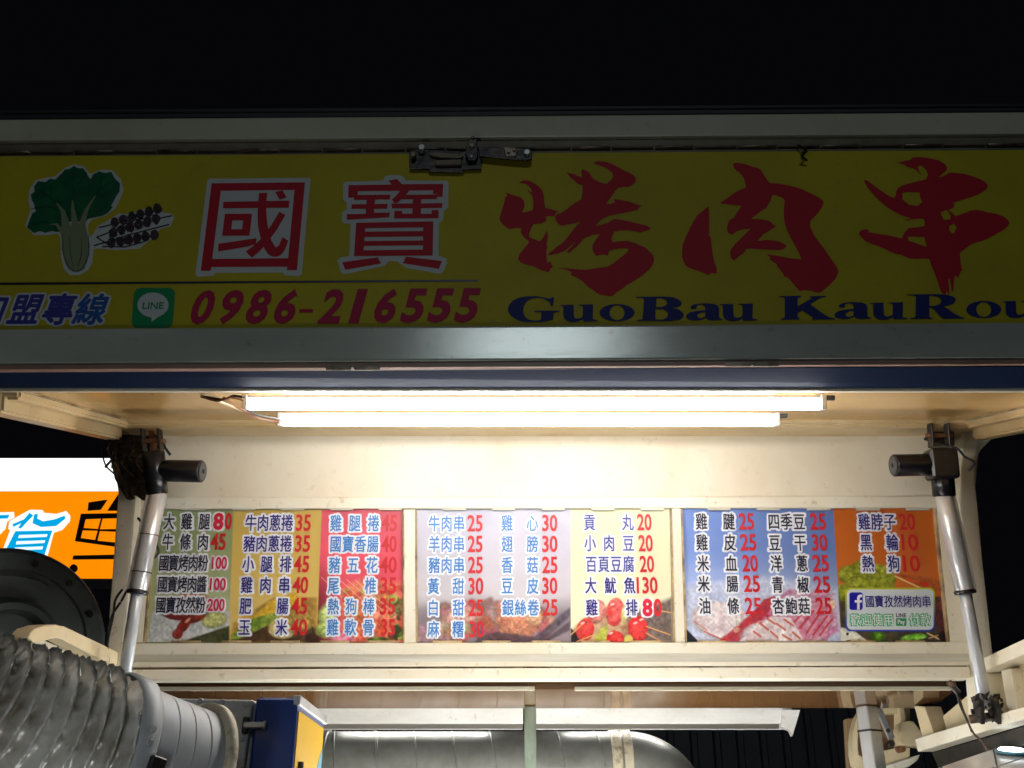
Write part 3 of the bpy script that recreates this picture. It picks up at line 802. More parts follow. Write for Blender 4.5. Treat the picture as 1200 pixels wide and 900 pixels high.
# ------------------------------------------------------------------ yellow sign above
sign = thing('shop_sign', 'long yellow sign with dark red calligraphy characters above the canopy', 'sign')
slab('sign_face', S, [(-120, 184), (1320, 175), (1320, 382), (-120, 391)], -.02, 0, sign_yellow, sign, 0)
slab('bottom_rail', S, [(-120, 390.5), (1320, 381), (1320, 422), (-120, 430)], -.006, .016, rail_white, sign, .004, seg=2)
slab('edge_strip', S, [(-120, 430.5), (1320, 422.5), (1320, 428), (-120, 436)], -.006, .010, pink_edge, sign, .001)
slab('sealant_line', S, [(-120, 389), (1320, 380), (1320, 381.5), (-120, 390.5)], -.002, .004, hinge_dk, sign, 0)
for x0, y0 in ((383, 432), (416, 432), (848, 427.5), (881, 427.5)):
    slab('hinge_tab', S, rect(x0, y0, x0 + 30, y0 + 5), .011, .015, hinge_m, sign, .0006)
slab('sign_border', S, [(-120, 167), (1320, 158.5), (1320, 176), (-120, 185)], -.02, -.004, hinge_dk, sign, .001)
# piano hinge
for k in range(-1, 14):
    x = -10 + k * 97.2; y = 178.5 - (x + 10) * .0075
    p0, p1 = S.pw(x, y, .001), S.pw(x + 45, y - .3, .001)
    cyl('hinge_knuckle', p0, p1, .0030, hinge_m, sign, seg=10)
    p0, p1 = S.pw(x + 46.5, y - .4, .001), S.pw(x + 95.5, y - .7, .001)
    cyl('hinge_knuckle', p0, p1, .0024, hinge_dk, sign, seg=10)

def z_(ox, oy, sc_, pts): return [(ox + x * sc_, oy + y * sc_) for x, y in pts]
def print_shape(name, loops, m, h=.0006, pl=S, parent=sign, label=None):
    sh = Sheet(pl, h); sh.loops_px(loops); o = sh.build(name, m, parent)
    if label: o['label'] = label
    return o
K = .18886
print_shape('calligraphy_character', [z_(580, 180, K, [(65,240),(120,260),(160,272),(180,292),(184,310),(183,335),(168,368),(205,360),(235,350),(238,300),(230,260),(202,230),(208,228),(222,238),(232,242),(220,215),(195,190),(150,183),(170,168),(190,166),(215,170),(240,182),(260,195),(278,210),(290,225),(300,245),(303,260),(308,310),(314,338),(345,345),(398,362),(378,370),(368,390),(318,390),(318,420),(285,435),(240,440),(225,465),(212,500),(215,520),(240,530),(280,545),(300,520),(322,478),(330,510),(322,560),(326,580),(320,600),(322,670),(330,678),(338,670),(350,675),(350,690),(362,700),(345,715),(335,738),(290,725),(240,700),(190,688),(165,678),(150,665),(143,655),(145,645),(150,630),(165,610),(185,585),(205,560),(210,545),(175,515),(163,495),(160,480),(165,465),(130,462),(95,470),(80,465),(60,450),(40,430),(28,412),(30,390),(40,360),(55,310),(65,270),(76,262)])], ink_red)
print_shape('calligraphy_character', [z_(580, 180, K, [(443,118),(480,125),(520,142),(540,145),(533,108),(548,98),(575,110),(590,125),(602,145),(615,160),(650,178),(690,190),(720,165),(735,140),(725,118),(690,90),(650,75),(610,60),(625,50),(650,48),(690,52),(720,62),(760,82),(800,105),(835,120),(860,135),(877,160),(870,180),(860,190),(848,200),(830,208),(800,208),(765,213),(750,228),(735,250),(690,315),(720,312),(745,300),(735,283),(780,288),(820,295),(860,308),(885,318),(912,325),(895,335),(885,350),(850,358),(800,370),(760,376),(720,385),(690,395),(660,410),(640,430),(625,450),(660,442),(700,430),(720,418),(745,405),(780,412),(820,418),(860,428),(900,438),(940,448),(968,462),(955,475),(940,480),(920,485),(900,492),(870,483),(830,478),(780,478),(740,485),(730,510),(722,530),(730,550),(770,545),(820,542),(860,552),(900,570),(930,582),(950,600),(972,620),(985,640),(988,660),(980,690),(960,718),(930,745),(890,775),(850,800),(820,815),(790,840),(750,865),(735,880),(712,888),(690,882),(650,875),(625,860),(600,840),(575,825),(560,808),(540,790),(510,772),(465,750),(480,745),(462,728),(440,720),(390,713),(450,712),(500,718),(560,722),(630,712),(700,702),(730,685),(760,660),(800,630),(830,600),(815,588),(780,590),(740,595),(710,605),(700,635),(680,628),(655,630),(625,635),(605,600),(605,570),(625,535),(650,500),(610,505),(565,522),(545,535),(530,555),(505,580),(480,600),(460,620),(445,610),(490,560),(500,545),(470,572),(440,600),(395,620),(360,628),(330,632),(340,612),(360,600),(390,575),(420,555),(450,520),(480,480),(505,450),(530,425),(470,438),(430,446),(405,447),(390,435),(380,420),(372,395),(380,380),(410,368),(440,350),(470,325),(500,305),(535,285),(542,240),(545,200),(510,185),(490,165),(470,150),(455,130)])], ink_red, .0007)
print_shape('calligraphy_character', [z_(790, 180, K, [(213,325),(216,350),(218,380),(219,440),(216,510),(228,520),(232,560),(240,630),(250,675),(265,715),(263,748),(248,742),(235,742),(207,755),(180,740),(150,728),(120,720),(90,708),(70,695),(58,670),(48,640),(48,605),(52,570),(70,520),(90,480),(98,455),(105,450),(115,425),(130,405),(140,385),(160,370),(185,350)])], ink_red)
print_shape('calligraphy_character', [z_(790, 180, K, [(365,70),(370,60),(385,56),(440,65),(480,80),(520,90),(545,110),(555,130),(570,150),(582,172),(597,183),(640,186),(680,192),(720,200),(760,210),(800,224),(830,240),(870,258),(900,275),(920,290),(928,305),(920,328),(900,360),(870,395),(848,415),(842,450),(855,480),(870,510),(900,550),(930,590),(965,640),(1000,690),(1015,715),(1018,730),(1012,760),(990,790),(955,825),(920,855),(900,865),(880,862),(850,852),(820,848),(795,850),(780,855),(760,835),(740,810),(720,785),(700,765),(688,765),(680,755),(660,725),(640,700),(635,685),(610,668),(590,655),(598,645),(570,622),(600,630),(640,635),(710,648),(790,658),(780,630),(760,590),(740,555),(720,520),(700,475),(685,430),(680,390),(680,350),(685,290),(675,278),(660,270),(620,255),(605,265),(600,290),(585,315),(570,340),(550,350),(530,365),(500,388),(478,405),(540,408),(575,415),(600,425),(615,440),(632,452),(610,465),(590,480),(570,492),(550,505),(530,528),(518,542),(540,540),(570,537),(610,539),(640,543),(670,555),(700,572),(685,588),(670,597),(640,599),(600,598),(550,595),(500,592),(470,590),(448,592),(440,605),(430,620),(400,640),(372,665),(358,655),(350,640),(346,620),(350,600),(362,580),(380,560),(420,520),(450,490),(475,468),(450,468),(430,470),(405,478),(385,485),(370,498),(355,505),(340,495),(330,485),(328,455),(335,430),(345,410),(370,400),(378,385),(390,365),(405,345),(415,325),(390,322),(360,320),(283,308),(305,292),(330,275),(380,240),(410,225),(445,212),(442,190),(438,170),(430,150),(420,135),(405,120),(385,105),(370,88)])], ink_red)
print_shape('calligraphy_character', [z_(1000, 180, K, [(270,52),(290,55),(320,45),(350,40),(365,25),(390,22),(420,23),(460,27),(500,35),(530,43),(550,55),(572,70),(583,92),(572,112),(555,125),(540,138),(530,148),(560,140),(580,128),(600,118),(640,120),(680,125),(720,136),(750,145),(785,158),(815,175),(830,190),(835,203),(828,220),(810,235),(770,257),(735,270),(700,280),(650,297),(620,305),(628,320),(622,334),(610,342),(590,350),(612,370),(635,390),(660,380),(690,370),(725,355),(760,350),(800,356),(830,365),(870,370),(900,378),(930,390),(950,405),(965,420),(968,435),(955,455),(930,475),(900,492),(870,510),(830,530),(790,545),(760,552),(730,565),(710,580),(690,595),(672,608),(660,620),(662,645),(665,670),(670,700),(675,725),(662,740),(650,775),(640,765),(632,755),(625,790),(622,830),(618,862),(610,850),(606,830),(600,790),(594,775),(588,785),(592,810),(595,840),(592,880),(585,865),(580,850),(575,860),(570,878),(558,870),(545,860),(530,820),(510,760),(490,710),(470,655),(440,652),(385,655),(355,652),(330,645),(300,630),(260,622),(230,610),(200,595),(170,582),(140,570),(105,558),(75,545),(60,530),(50,520),(40,508),(30,497),(50,475),(75,470),(97,473),(90,488),(120,492),(150,498),(230,510),(270,520),(300,528),(308,505),(320,485),(345,462),(400,457),(440,450),(442,425),(435,405),(410,404),(370,408),(340,414),(310,415),(360,400),(330,395),(300,385),(250,360),(210,335),(180,310),(145,278),(110,240),(90,215),(75,190),(65,165),(78,165),(90,170),(118,192),(150,215),(200,250),(230,268),(255,275),(263,255),(265,235),(280,212),(300,200),(330,190),(370,180),(410,170),(450,160),(462,130),(455,108),(440,90),(425,78),(410,75),(398,85),(408,110),(425,138),(405,118),(385,100),(360,90),(340,85),(325,78),(315,68),(295,65)]),
    z_(1000, 180, K, [(305,245),(340,240),(410,243),(415,275),(428,300),(400,325),(345,318),(305,285)]), z_(1000, 180, K, [(540,365),(580,350),(605,390),(600,408),(560,412)]),
    z_(1000, 180, K, [(595,450),(625,435),(640,460),(620,500),(595,480)]), z_(1000, 180, K, [(340,515),(440,520),(455,580),(400,560),(340,540)])], ink_red)

# 國 and 寶 in heavy sign lettering on white
K = .14451
zg = lambda p: z_(225, 200, K, p)
print_shape('white_outline', [zg([(125,78),(145,65),(950,60),(962,75),(948,200),(890,840),(870,858),(755,850),(735,828),(190,830),(165,855),(45,862),(28,845)])], ink_white, .0005)
sh = Sheet(S, .0011)
for lp in ([[(160,105),(917,97),(852,808),(770,808),(773,780),(160,783),(150,815),(72,815)], [(235,165),(832,158),(780,712),(165,718)]],
           [[(255,255),(792,245),(785,302),(252,308)]],
           [[(545,183),(612,183),(605,250),(603,340),(612,430),(625,500),(645,570),(680,625),(705,610),(722,570),(735,540),(780,570),(770,605),(755,640),(738,668),(715,690),(688,700),(660,700),(635,690),(615,675),(590,640),(575,600),(558,550),(545,500),(536,450),(533,400),(532,350),(535,300),(540,240)]],
           [[(675,175),(735,162),(768,220),(712,238)]], [[(710,335),(758,362),(690,480),(600,600),(545,660),(485,708),(438,658),(500,610),(560,555),(640,450)]],
           [[(268,352),(488,352),(468,528),(245,530)], [(328,405),(415,405),(408,477),(320,478)]], [[(215,595),(525,550),(520,595),(450,618),(212,658)]]):
    sh.loops_px([zg(q) for q in lp])
sh.build('sign_character', ink_red, sign)
zb = lambda p: z_(390, 200, K, p)
print_shape('white_outline', [zb([(85,110),(100,92),(405,82),(425,45),(460,36),(545,38),(575,55),(590,80),(925,83),(940,100),(935,300),(900,330),(895,400),(860,430),(856,690),(925,712),(922,760),(895,822),(865,838),(600,790),(520,738),(450,735),(425,772),(100,840),(70,832),(36,730),(60,708),(135,690),(145,432),(85,428),(72,400),(78,340),(115,310),(112,262),(85,235)])], ink_white, .0005)
sh = Sheet(S, .0011)
for lp in ([[(128,120),(480,115),(452,82),(520,70),(562,112),(897,110),(890,215),(848,213),(845,190),(812,190),(815,160),(620,164),(590,205),(530,260),(500,268),(480,235),(520,200),(545,165),(205,168),(202,195),(170,222),(125,220)]],
           [[(170,200),(468,197),(462,235),(345,236),(338,272),(447,272),(440,310),(336,312),(335,343),(463,342),(458,380),(115,400),(113,355),(268,352),(268,312),(150,312),(155,275),(272,274),(275,238),(172,240)]],
           [[(580,198),(850,195),(845,232),(718,233),(716,268),(890,265),(887,303),(715,306),(714,352),(800,352),(803,322),(858,322),(858,388),(497,390),(500,328),(560,328),(565,352),(645,351),(646,308),(480,308),(475,270),(647,268),(650,234),(560,235)]],
           [[(190,425),(815,413),(810,690),(172,695)], [(265,468),(735,462),(732,492),(262,497)], [(260,540),(733,535),(732,568),(255,573)], [(255,612),(732,607),(730,642),(250,648)]],
           [[(78,745),(365,705),(392,755),(100,805)]], [[(595,700),(885,735),(862,798),(568,752)]]):
    sh.loops_px([zb(q) for q in lp])
sh.build('sign_character', ink_red, sign)

# latin name under the calligraphy
def ell(cx, cy, rx, ry, n=28): return [(cx + rx * math.cos(2 * math.pi * k / n), cy + ry * math.sin(2 * math.pi * k / n)) for k in range(n)]
LG = [[(20,110),(28,88),(45,70),(70,58),(100,52),(160,50),(215,62),(228,55),(238,55),(232,95),(222,95),(218,82),(205,70),(185,60),(165,57),(140,59),(120,66),(105,80),(95,98),(92,115),(94,130),(100,145),(112,157),(125,162),(155,165),(175,160),(178,128),(172,124),(145,123),(145,118),(262,118),(262,123),(240,126),(235,130),(232,160),(200,167),(170,170),(110,170),(80,166),(55,156),(35,140),(24,126)]]
LU = [[(265,92),(328,90),(330,145),(336,154),(350,155),(365,150),(372,144),(372,98),(366,94),(352,93),(352,90),(420,88),(418,155),(424,160),(440,162),(440,166),(375,168),(374,158),(350,168),(320,170),(300,166),(286,156),(280,140),(280,98),(276,95),(265,95)]]
LO = lambda cx, cy: [ell(cx, cy, 82, 40), ell(cx, cy, 35, 35)]
LB = [[(620,53),(760,52),(795,55),(820,65),(835,80),(832,92),(815,101),(780,105),(815,110),(835,122),(845,137),(840,150),(825,160),(780,166),(625,165),(625,161),(645,159),(652,154),(658,64),(652,58),(620,57)], [(718,58),(745,60),(762,68),(768,80),(760,94),(742,101),(714,101)], [(712,109),(748,111),(765,120),(772,135),(766,149),(748,159),(712,159)]]
LA = [[(878,106),(876,98),(888,90),(912,85),(950,83),(985,86),(1003,94),(1010,106),(1010,148),(1015,154),(1028,156),(1028,160),(985,163),(960,160),(948,152),(925,161),(895,164),(872,160),(856,150),(858,136),(875,125),(905,119),(945,116),(945,100),(938,92),(925,88),(912,90),(904,96),(905,106),(895,110),(884,109)], [(945,124),(925,127),(911,134),(907,143),(914,152),(928,153),(945,145)]]
LK = [[(50,50),(155,48),(155,52),(142,55),(138,60),(138,98),(200,62),(205,56),(195,53),(195,50),(272,48),(272,51),(245,57),(195,88),(270,140),(290,150),(315,155),(315,158),(205,159),(205,155),(215,152),(200,142),(160,116),(138,128),(138,148),(148,155),(148,158),(60,160),(60,156),(74,152),(78,146),(78,60),(70,54),(50,53)]]
LR = [[(650,42),(800,40),(840,44),(870,53),(880,68),(868,84),(845,92),(820,98),(845,112),(870,130),(900,146),(918,150),(918,154),(820,155),(800,138),(780,115),(768,105),(755,103),(755,146),(762,151),(770,151),(770,155),(665,156),(665,152),(682,150),(690,145),(692,50),(680,46),(650,45)], [(755,47),(788,50),(805,58),(812,70),(805,86),(785,94),(755,96)]]
def shift(lps, ox, oy, dx=0, sx=1, dy=0): return [[(ox + (x * sx + dx) * .25, oy + (y + dy) * .25) for x, y in lp] for lp in lps]
for lps, ox, oy, dx, dy in ((LG, 590, 335, 0, 0), (LU, 590, 335, 0, 0), (LO(532, 127), 590, 335, 0, 0), (LB, 590, 335, 0, 0), (LA, 590, 335, 0, 0), (LU, 590, 335, 748, -4),
                        (LK, 900, 335, 0, 0), (LA, 900, 335, -545, -6), (LU, 900, 335, 212, -10), (LR, 900, 335, 0, 0), (LO(1010, 112), 900, 335, 0, 0), (LU, 900, 335, 832, -18)):
    print_shape('sign_letter', shift(lps, ox, oy, dx, 1, dy), ink_navy, .0016)
# phone number
DX = [238, 271, 303.5, 336, 359, 390, 421, 453, 485.5, 517, 548.5]
for c, x in zip('0986-216555', DX):
    sh = Sheet(S, .0012); y0, y1 = (340.6 - (x - 240) * .008, 380.2 - (x - 240) * .008)
    if c == '-': sh.glyph((c, .028), x - 8, 362.5, x + 8, 366.5)
    elif c == '1': sh.bold((c, .014), x - 7, y0, x + 4.5, y1, r=.0006, shear=.2)
    else: sh.bold((c, .028), x - 12.2, y0, x + 12.2, y1, r=.0007, shear=.2)
    sh.build('phone_digit', ink_purple, sign)
# chinese words left of the number
for c, x, mm in (('加', -10, ink_blueviolet), ('盟', 31, ink_blueviolet), ('專', 70, ink_blueviolet), ('線', 107.5, ink_blue)):
    bx = inkbox(c, x, 362.5, 37, 38)
    sh = Sheet(S, .0005); sh.bold((c, 0.0), *bx, r=.0062, shear=.17, n=14); sh.build('white_outline', ink_white, sign)
    sh = Sheet(S, .0012); sh.bold((c, 0.0), *bx, r=.0018, shear=.17, n=6); sh.build('sign_character', mm, sign)
print_shape('rule_line', [[(-120, 332), (560, 327.8), (560, 330.2), (-120, 335)]], ink_black, .0006)
def rrect(x0, y0, x1, y1, r, sk=0.0, n=6):
    out = []
    for cx, cy, a0 in ((x1 - r, y0 + r, -90), (x1 - r, y1 - r, 0), (x0 + r, y1 - r, 90), (x0 + r, y0 + r, 180)):
        for k in range(n + 1):
            a = math.radians(a0 + 90 * k / n); x, y = cx + r * math.cos(a), cy + r * math.sin(a)
            out.append((x - sk * (y - (y0 + y1) / 2), y))
    return out
print_shape('app_icon', [rrect(155.5, 337.5, 204, 384.5, 8, .08)], line_green, .0006)
bub = [(179.5 + 18.3 * math.cos(a) , 357.6 + 14.6 * math.sin(a)) for a in [math.radians(d) for d in range(0, 360, 12)] if not 60 < math.degrees(a) < 110]
bub = [p for p in bub]; i = max(range(len(bub)), key=lambda k: (bub[k][1], -bub[k][0]))
pts = []
for d in range(0, 360, 12):
    a = math.radians(d)
    if d == 96: pts += [(177, 372), (175.5, 377.5), (172, 377) if 0 else (183.5, 371.6)][:0]
    pts.append((179.5 + 18.3 * math.cos(a), 357.6 + 14.6 * math.sin(a)))
pts = [(179.5 + 18.3 * math.cos(math.radians(d)), 357.6 + 14.6 * math.sin(math.radians(d))) for d in range(-240, 60, 10)] + [(186, 371.5), (178, 377.2), (177.6, 372.4), (172, 371)]
print_shape('speech_bubble', [pts], ink_white, .0010)
sh = Sheet(S, .0014); sh.glyph(('LINE', .02), 167.5, 354.5, 192, 362.5); sh.build('app_icon_lettering', line_green, sign)

# plain cabbage and skewers picture
zc = lambda p: z_(20, 185, 1 / 6, p)
print_shape('picture_outline', [zc([(60,480),(75,420),(95,370),(80,300),(90,220),(130,160),(200,140),(270,130),(330,75),(400,45),(470,60),(510,110),(530,110),(590,85),(670,85),(730,150),(750,230),(720,300),(690,360),(620,410),(560,425),(520,440),(500,470),(500,520),(520,560),(570,480),(640,440),(720,390),(800,400),(880,360),(960,370),(1090,395),(1105,420),(1080,480),(1010,500),(960,560),(860,640),(700,650),(600,640),(540,640),(530,740),(500,790),(440,825),(370,825),(330,780),(310,700),(305,560),(290,535),(220,545),(120,545)])], ink_white, .0005)
leaves = [[(145,185),(270,155),(335,90),(400,70),(470,85),(515,150),(580,105),(660,112),(715,240),(640,380),(500,430),(400,380),(330,440),(200,500),(95,480),(135,390),(110,280)],
          [(270,330),(330,300),(480,300),(560,330),(520,400),(485,450),(330,450),(300,420)],
          [(105,300),(98,260),(125,240),(120,205),(150,165),(200,172),(235,148),(275,155),(300,180),(330,240),(320,320),(300,370),(240,350),(150,360)],
          [(280,180),(285,140),(320,120),(335,85),(370,80),(400,58),(430,75),(465,75),(490,105),(510,150),(505,230),(480,310),(440,330),(395,300),(340,320),(300,300),(270,250)],
          [(515,170),(535,120),(580,98),(620,110),(665,102),(690,150),(725,180),(722,240),(690,280),(640,300),(580,310),(520,340),(490,330),(500,260)],
          [(135,380),(110,390),(95,430),(72,490),(120,530),(165,515),(200,528),(250,515),(290,525),(320,500),(310,420),(270,370),(200,360)],
          [(520,350),(580,325),(640,325),(675,350),(640,390),(600,410),(520,425),(485,435),(490,390)]]
for k, lf in enumerate(leaves):
    print_shape('printed_leaf', [zc(lf)], leaf_green, .0009 + k * .00012)
def stroke(pts, wd):
    n = len(pts); L_, R_ = [], []
    for i in range(n):
        a, b = pts[max(i - 1, 0)], pts[min(i + 1, n - 1)]; d = math.hypot(b[0] - a[0], b[1] - a[1]); nx, ny = -(b[1] - a[1]) / d, (b[0] - a[0]) / d
        q = wd[i] if isinstance(wd, list) else wd
        L_.append((pts[i][0] + nx * q, pts[i][1] + ny * q)); R_.append((pts[i][0] - nx * q, pts[i][1] - ny * q))
    return L_ + R_[::-1]
sh = Sheet(S, .0016)
for v in ([(395,320),(400,220),(395,110)], [(398,240),(440,180),(470,140)], [(398,250),(350,200),(320,170)], [(290,330),(220,270),(150,230)], [(240,290),(240,220),(250,180)], [(540,270),(600,210),(680,160)], [(590,220),(590,160),(600,130)], [(560,380),(620,350),(660,345)], [(280,480),(200,450),(110,480)], [(500,330),(515,230),(510,150)], [(100,360),(220,340),(300,370)]):
    sh.loops_px([stroke(zc(v), [.25, .45, .15])])
sh.build('printed_leaf_veins', leaf_dark, sign)
sh = Sheet(S, .0019)
for v, wv in (([(400,760),(360,640),(345,470),(325,380),(280,320)], [6, 7.5, 5, 2.6, .5]), ([(430,760),(470,620),(460,470),(490,370),(555,265)], [6, 7.5, 4, 2.2, .4]), ([(410,760),(415,600),(408,460),(395,360),(392,300)], [8, 9, 4, 2, .6]), ([(350,600),(320,520),(280,470),(230,470)], [4, 3, 1.5, .4])):
    sh.loops_px([stroke(zc(v), wv)])
sh.loops_px([zc(ell(415, 670, 88, 135, 24))])
sh.build('printed_stem', stem_pale, sign)
sh = Sheet(S, .0027)
for v in ([(325,540),(328,680),(370,780),(415,800)], [(505,540),(508,680),(470,780),(420,802)], [(372,560),(378,680),(400,770)], [(455,560),(455,690),(430,770)]):
    sh.loops_px([stroke(zc(v), [.2, .4, .4, .2][:len(v)] if len(v) == 4 else [.2, .35, .2])])
sh.build('printed_stem_lines', leaf_dark, sign)
sh = Sheet(S, .0012)
for v in ([(560,560),(800,470),(1090,408)], [(575,492),(800,440),(1000,420)], [(540,620),(800,540),(1070,470)], [(560,560),(640,610),(700,630)], [(600,625),(760,628),(900,590)]): sh.loops_px([stroke(zc(v), .7)])
q = random.Random(3)
for k in range(3):
    for j in range(6):
        t = j / 5; sh.loops_px([zc([(x + q.uniform(-5, 5), y + q.uniform(-5, 5)) for x, y in ell(665 + 300 * t + 12 * k, 600 - 72 * k - 95 * t + 40 * (k == 0) * t, 31, 37, 14)])])
sh.build('printed_skewers', meat_dark, sign)
sh = Sheet(S, .0024); q = random.Random(8)
for k in range(26):
    t = q.random(); sh.loops_px([zc(ell(650 + 320 * t, 585 - 90 * t - q.uniform(-30, 150), q.uniform(5, 11), q.uniform(3, 6), 8))])
sh.build('printed_skewer_highlights', mat('grey_brown_print', (.16, .12, .10), .5), sign)

# latch and small hook fixed to the sign
latch = thing('toggle_latch', 'black steel toggle latch bolted at the top edge of the yellow sign', 'latch')
zl = lambda p: z_(470, 160, 170 / 1200, p)
slab('latch_plate', S, zl([(70, 150), (110, 130), (210, 130), (640, 150), (665, 200), (665, 290), (520, 295), (515, 318), (235, 315), (230, 290), (72, 292)]), .004, .010, dark_metal, latch, .001)
slab('latch_lever', S, zl([(640, 128), (1060, 140), (1085, 160), (1080, 225), (1050, 238), (870, 225), (650, 200)]), .012, .018, dark_metal, latch, .0012)
slab('latch_lever_plate', S, zl([(850, 138), (960, 150), (950, 212), (865, 208)]), .0185, .021, hinge_m, latch, .001)
slab('latch_hasp', S, zl([(570, 60), (600, 45), (630, 60), (640, 200), (625, 245), (560, 250), (535, 200), (545, 120)]), .012, .022, dark_metal, latch, .0015)
slab('latch_spring', S, zl([(240, 175), (300, 168), (480, 185), (520, 200), (500, 218), (330, 212), (245, 195)]), .010, .018, hinge_dk, latch, .001)
slab('latch_body', S, zl([(290, 238), (505, 230), (505, 275), (290, 275)]), .010, .020, hinge_dk, latch, .0015)
for x, y, r in ((178, 145, 28), (590, 130, 20), (110, 205, 22), (585, 222, 14), (890, 180, 14), (935, 165, 12), (1040, 185, 26), (598, 65, 14)):
    c = S.pw(*zl([(x, y)])[0], .010); cyl('bolt', c, c + S.n * .016, r * 170 / 1200 / 1200 * 2.0, steel if r > 25 else hinge_m, latch, seg=12)
hook = thing('wire_hook', 'small dark metal hook hanging at the top edge of the sign between two characters', 'hook')
wire('hook_wire', [S.pw(934, 172, .006), S.pw(938, 178, .016), S.pw(942, 184, .02), S.pw(937, 189, .02), S.pw(944, 192, .012)], .0022, dark_metal, hook)
cyl('hook_screw', S.pw(940, 183, .004), S.pw(940, 183, .018), .004, dark_metal, hook, seg=10)

# ------------------------------------------------------------------ roof edge above the sign
TOP = tilted(600, 165, 2.10, .42)
roof = thing('roof_edge', 'grey painted roof edge rail running along the top of the yellow sign', 'roof edge')
slab('roof_rail', TOP, [(-120, 143), (1320, 132.5), (1320, 158), (-120, 168)], -.10, .006, rail_top, roof, .004, seg=2)
slab('roof_trim', TOP, [(-120, 136), (1320, 126), (1320, 131.5), (-120, 142)], -.10, .004, black_roof, roof, .002)
slab('roof_lip', TOP, [(-120, 130.5), (1320, 121), (1320, 125.5), (-120, 135)], -.12, .004, black_roof, roof, .002)

# navy strip between the sign and the ceiling lip
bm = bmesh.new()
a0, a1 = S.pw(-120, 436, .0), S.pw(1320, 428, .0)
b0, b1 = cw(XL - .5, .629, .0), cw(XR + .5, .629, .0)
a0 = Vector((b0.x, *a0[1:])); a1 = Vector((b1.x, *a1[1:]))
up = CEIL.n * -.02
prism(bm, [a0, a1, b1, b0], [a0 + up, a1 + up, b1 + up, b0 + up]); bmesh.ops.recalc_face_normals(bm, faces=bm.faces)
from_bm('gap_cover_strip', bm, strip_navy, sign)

# ------------------------------------------------------------------ tube lights
def tube_light(x0, x1, yc, z, label, glow):
    root = thing('tube_light', label, 'tube light', 'tube lights under the canopy ceiling')
    up = -CEIL.n
    a, b = P(x0, yc, z), P(x1, yc, z)
    d = (b - a).normalized()
    cyl('tube', a + d * .012, b - d * .012, .0125, glow, root, seg=20)
    c = (a + b) / 2 + up * .0155
    box_at('batten', c, CX, CDIR, up, (b - a).length, .022, .008, tube_body, root, .001)
    for q, s in ((a, 1), (b, -1)):
        box_at('end_cap', q + d * s * .004 + up * .004, CX, CDIR, up, .012, .026, .032, tube_body, root, .002)
    cyl('plug', b + up * .013, b + up * .013 + d * .022, .006, act_cap, root, seg=12)
    return a, b
t1 = tube_light(286, 966, 473.5, 2.17, 'longer and lower lit white tube light near the canopy front edge', tube_glow)
t2 = tube_light(327, 912, 493.5, 2.50, 'lit white tube light mounted behind the front one, nearer the back wall', tube_glow2)
wr = thing('lamp_wiring', 'black and orange wires twisted at the left end of the tube lights', 'wires')
wire('wire', [P(236, 464.5, 2.2), P(246, 466, 2.18), P(262, 468, 2.17), P(274, 464, 2.17), P(287, 466, 2.16)], .0028, wire_m, wr)
wire('wire', [P(236, 465, 2.19), P(255, 470, 2.17), P(270, 466, 2.16), P(287, 470, 2.16)], .0022, wire_or, wr)
wire('wire', [P(262, 466, 2.2), P(280, 478, 2.25), P(300, 489, 2.32), P(316, 493, 2.45), P(327, 494, 2.48)], .003, wire_or, wr)
wire('wire', [P(286, 478, 2.22), P(302, 486, 2.3), P(318, 489, 2.42), P(328, 491, 2.48)], .0025, wire_m, wr)
bar('conduit', P(248, 467, 2.22), P(286, 482, 2.42), CX, .008, .004, plast_cream, wr, .001)

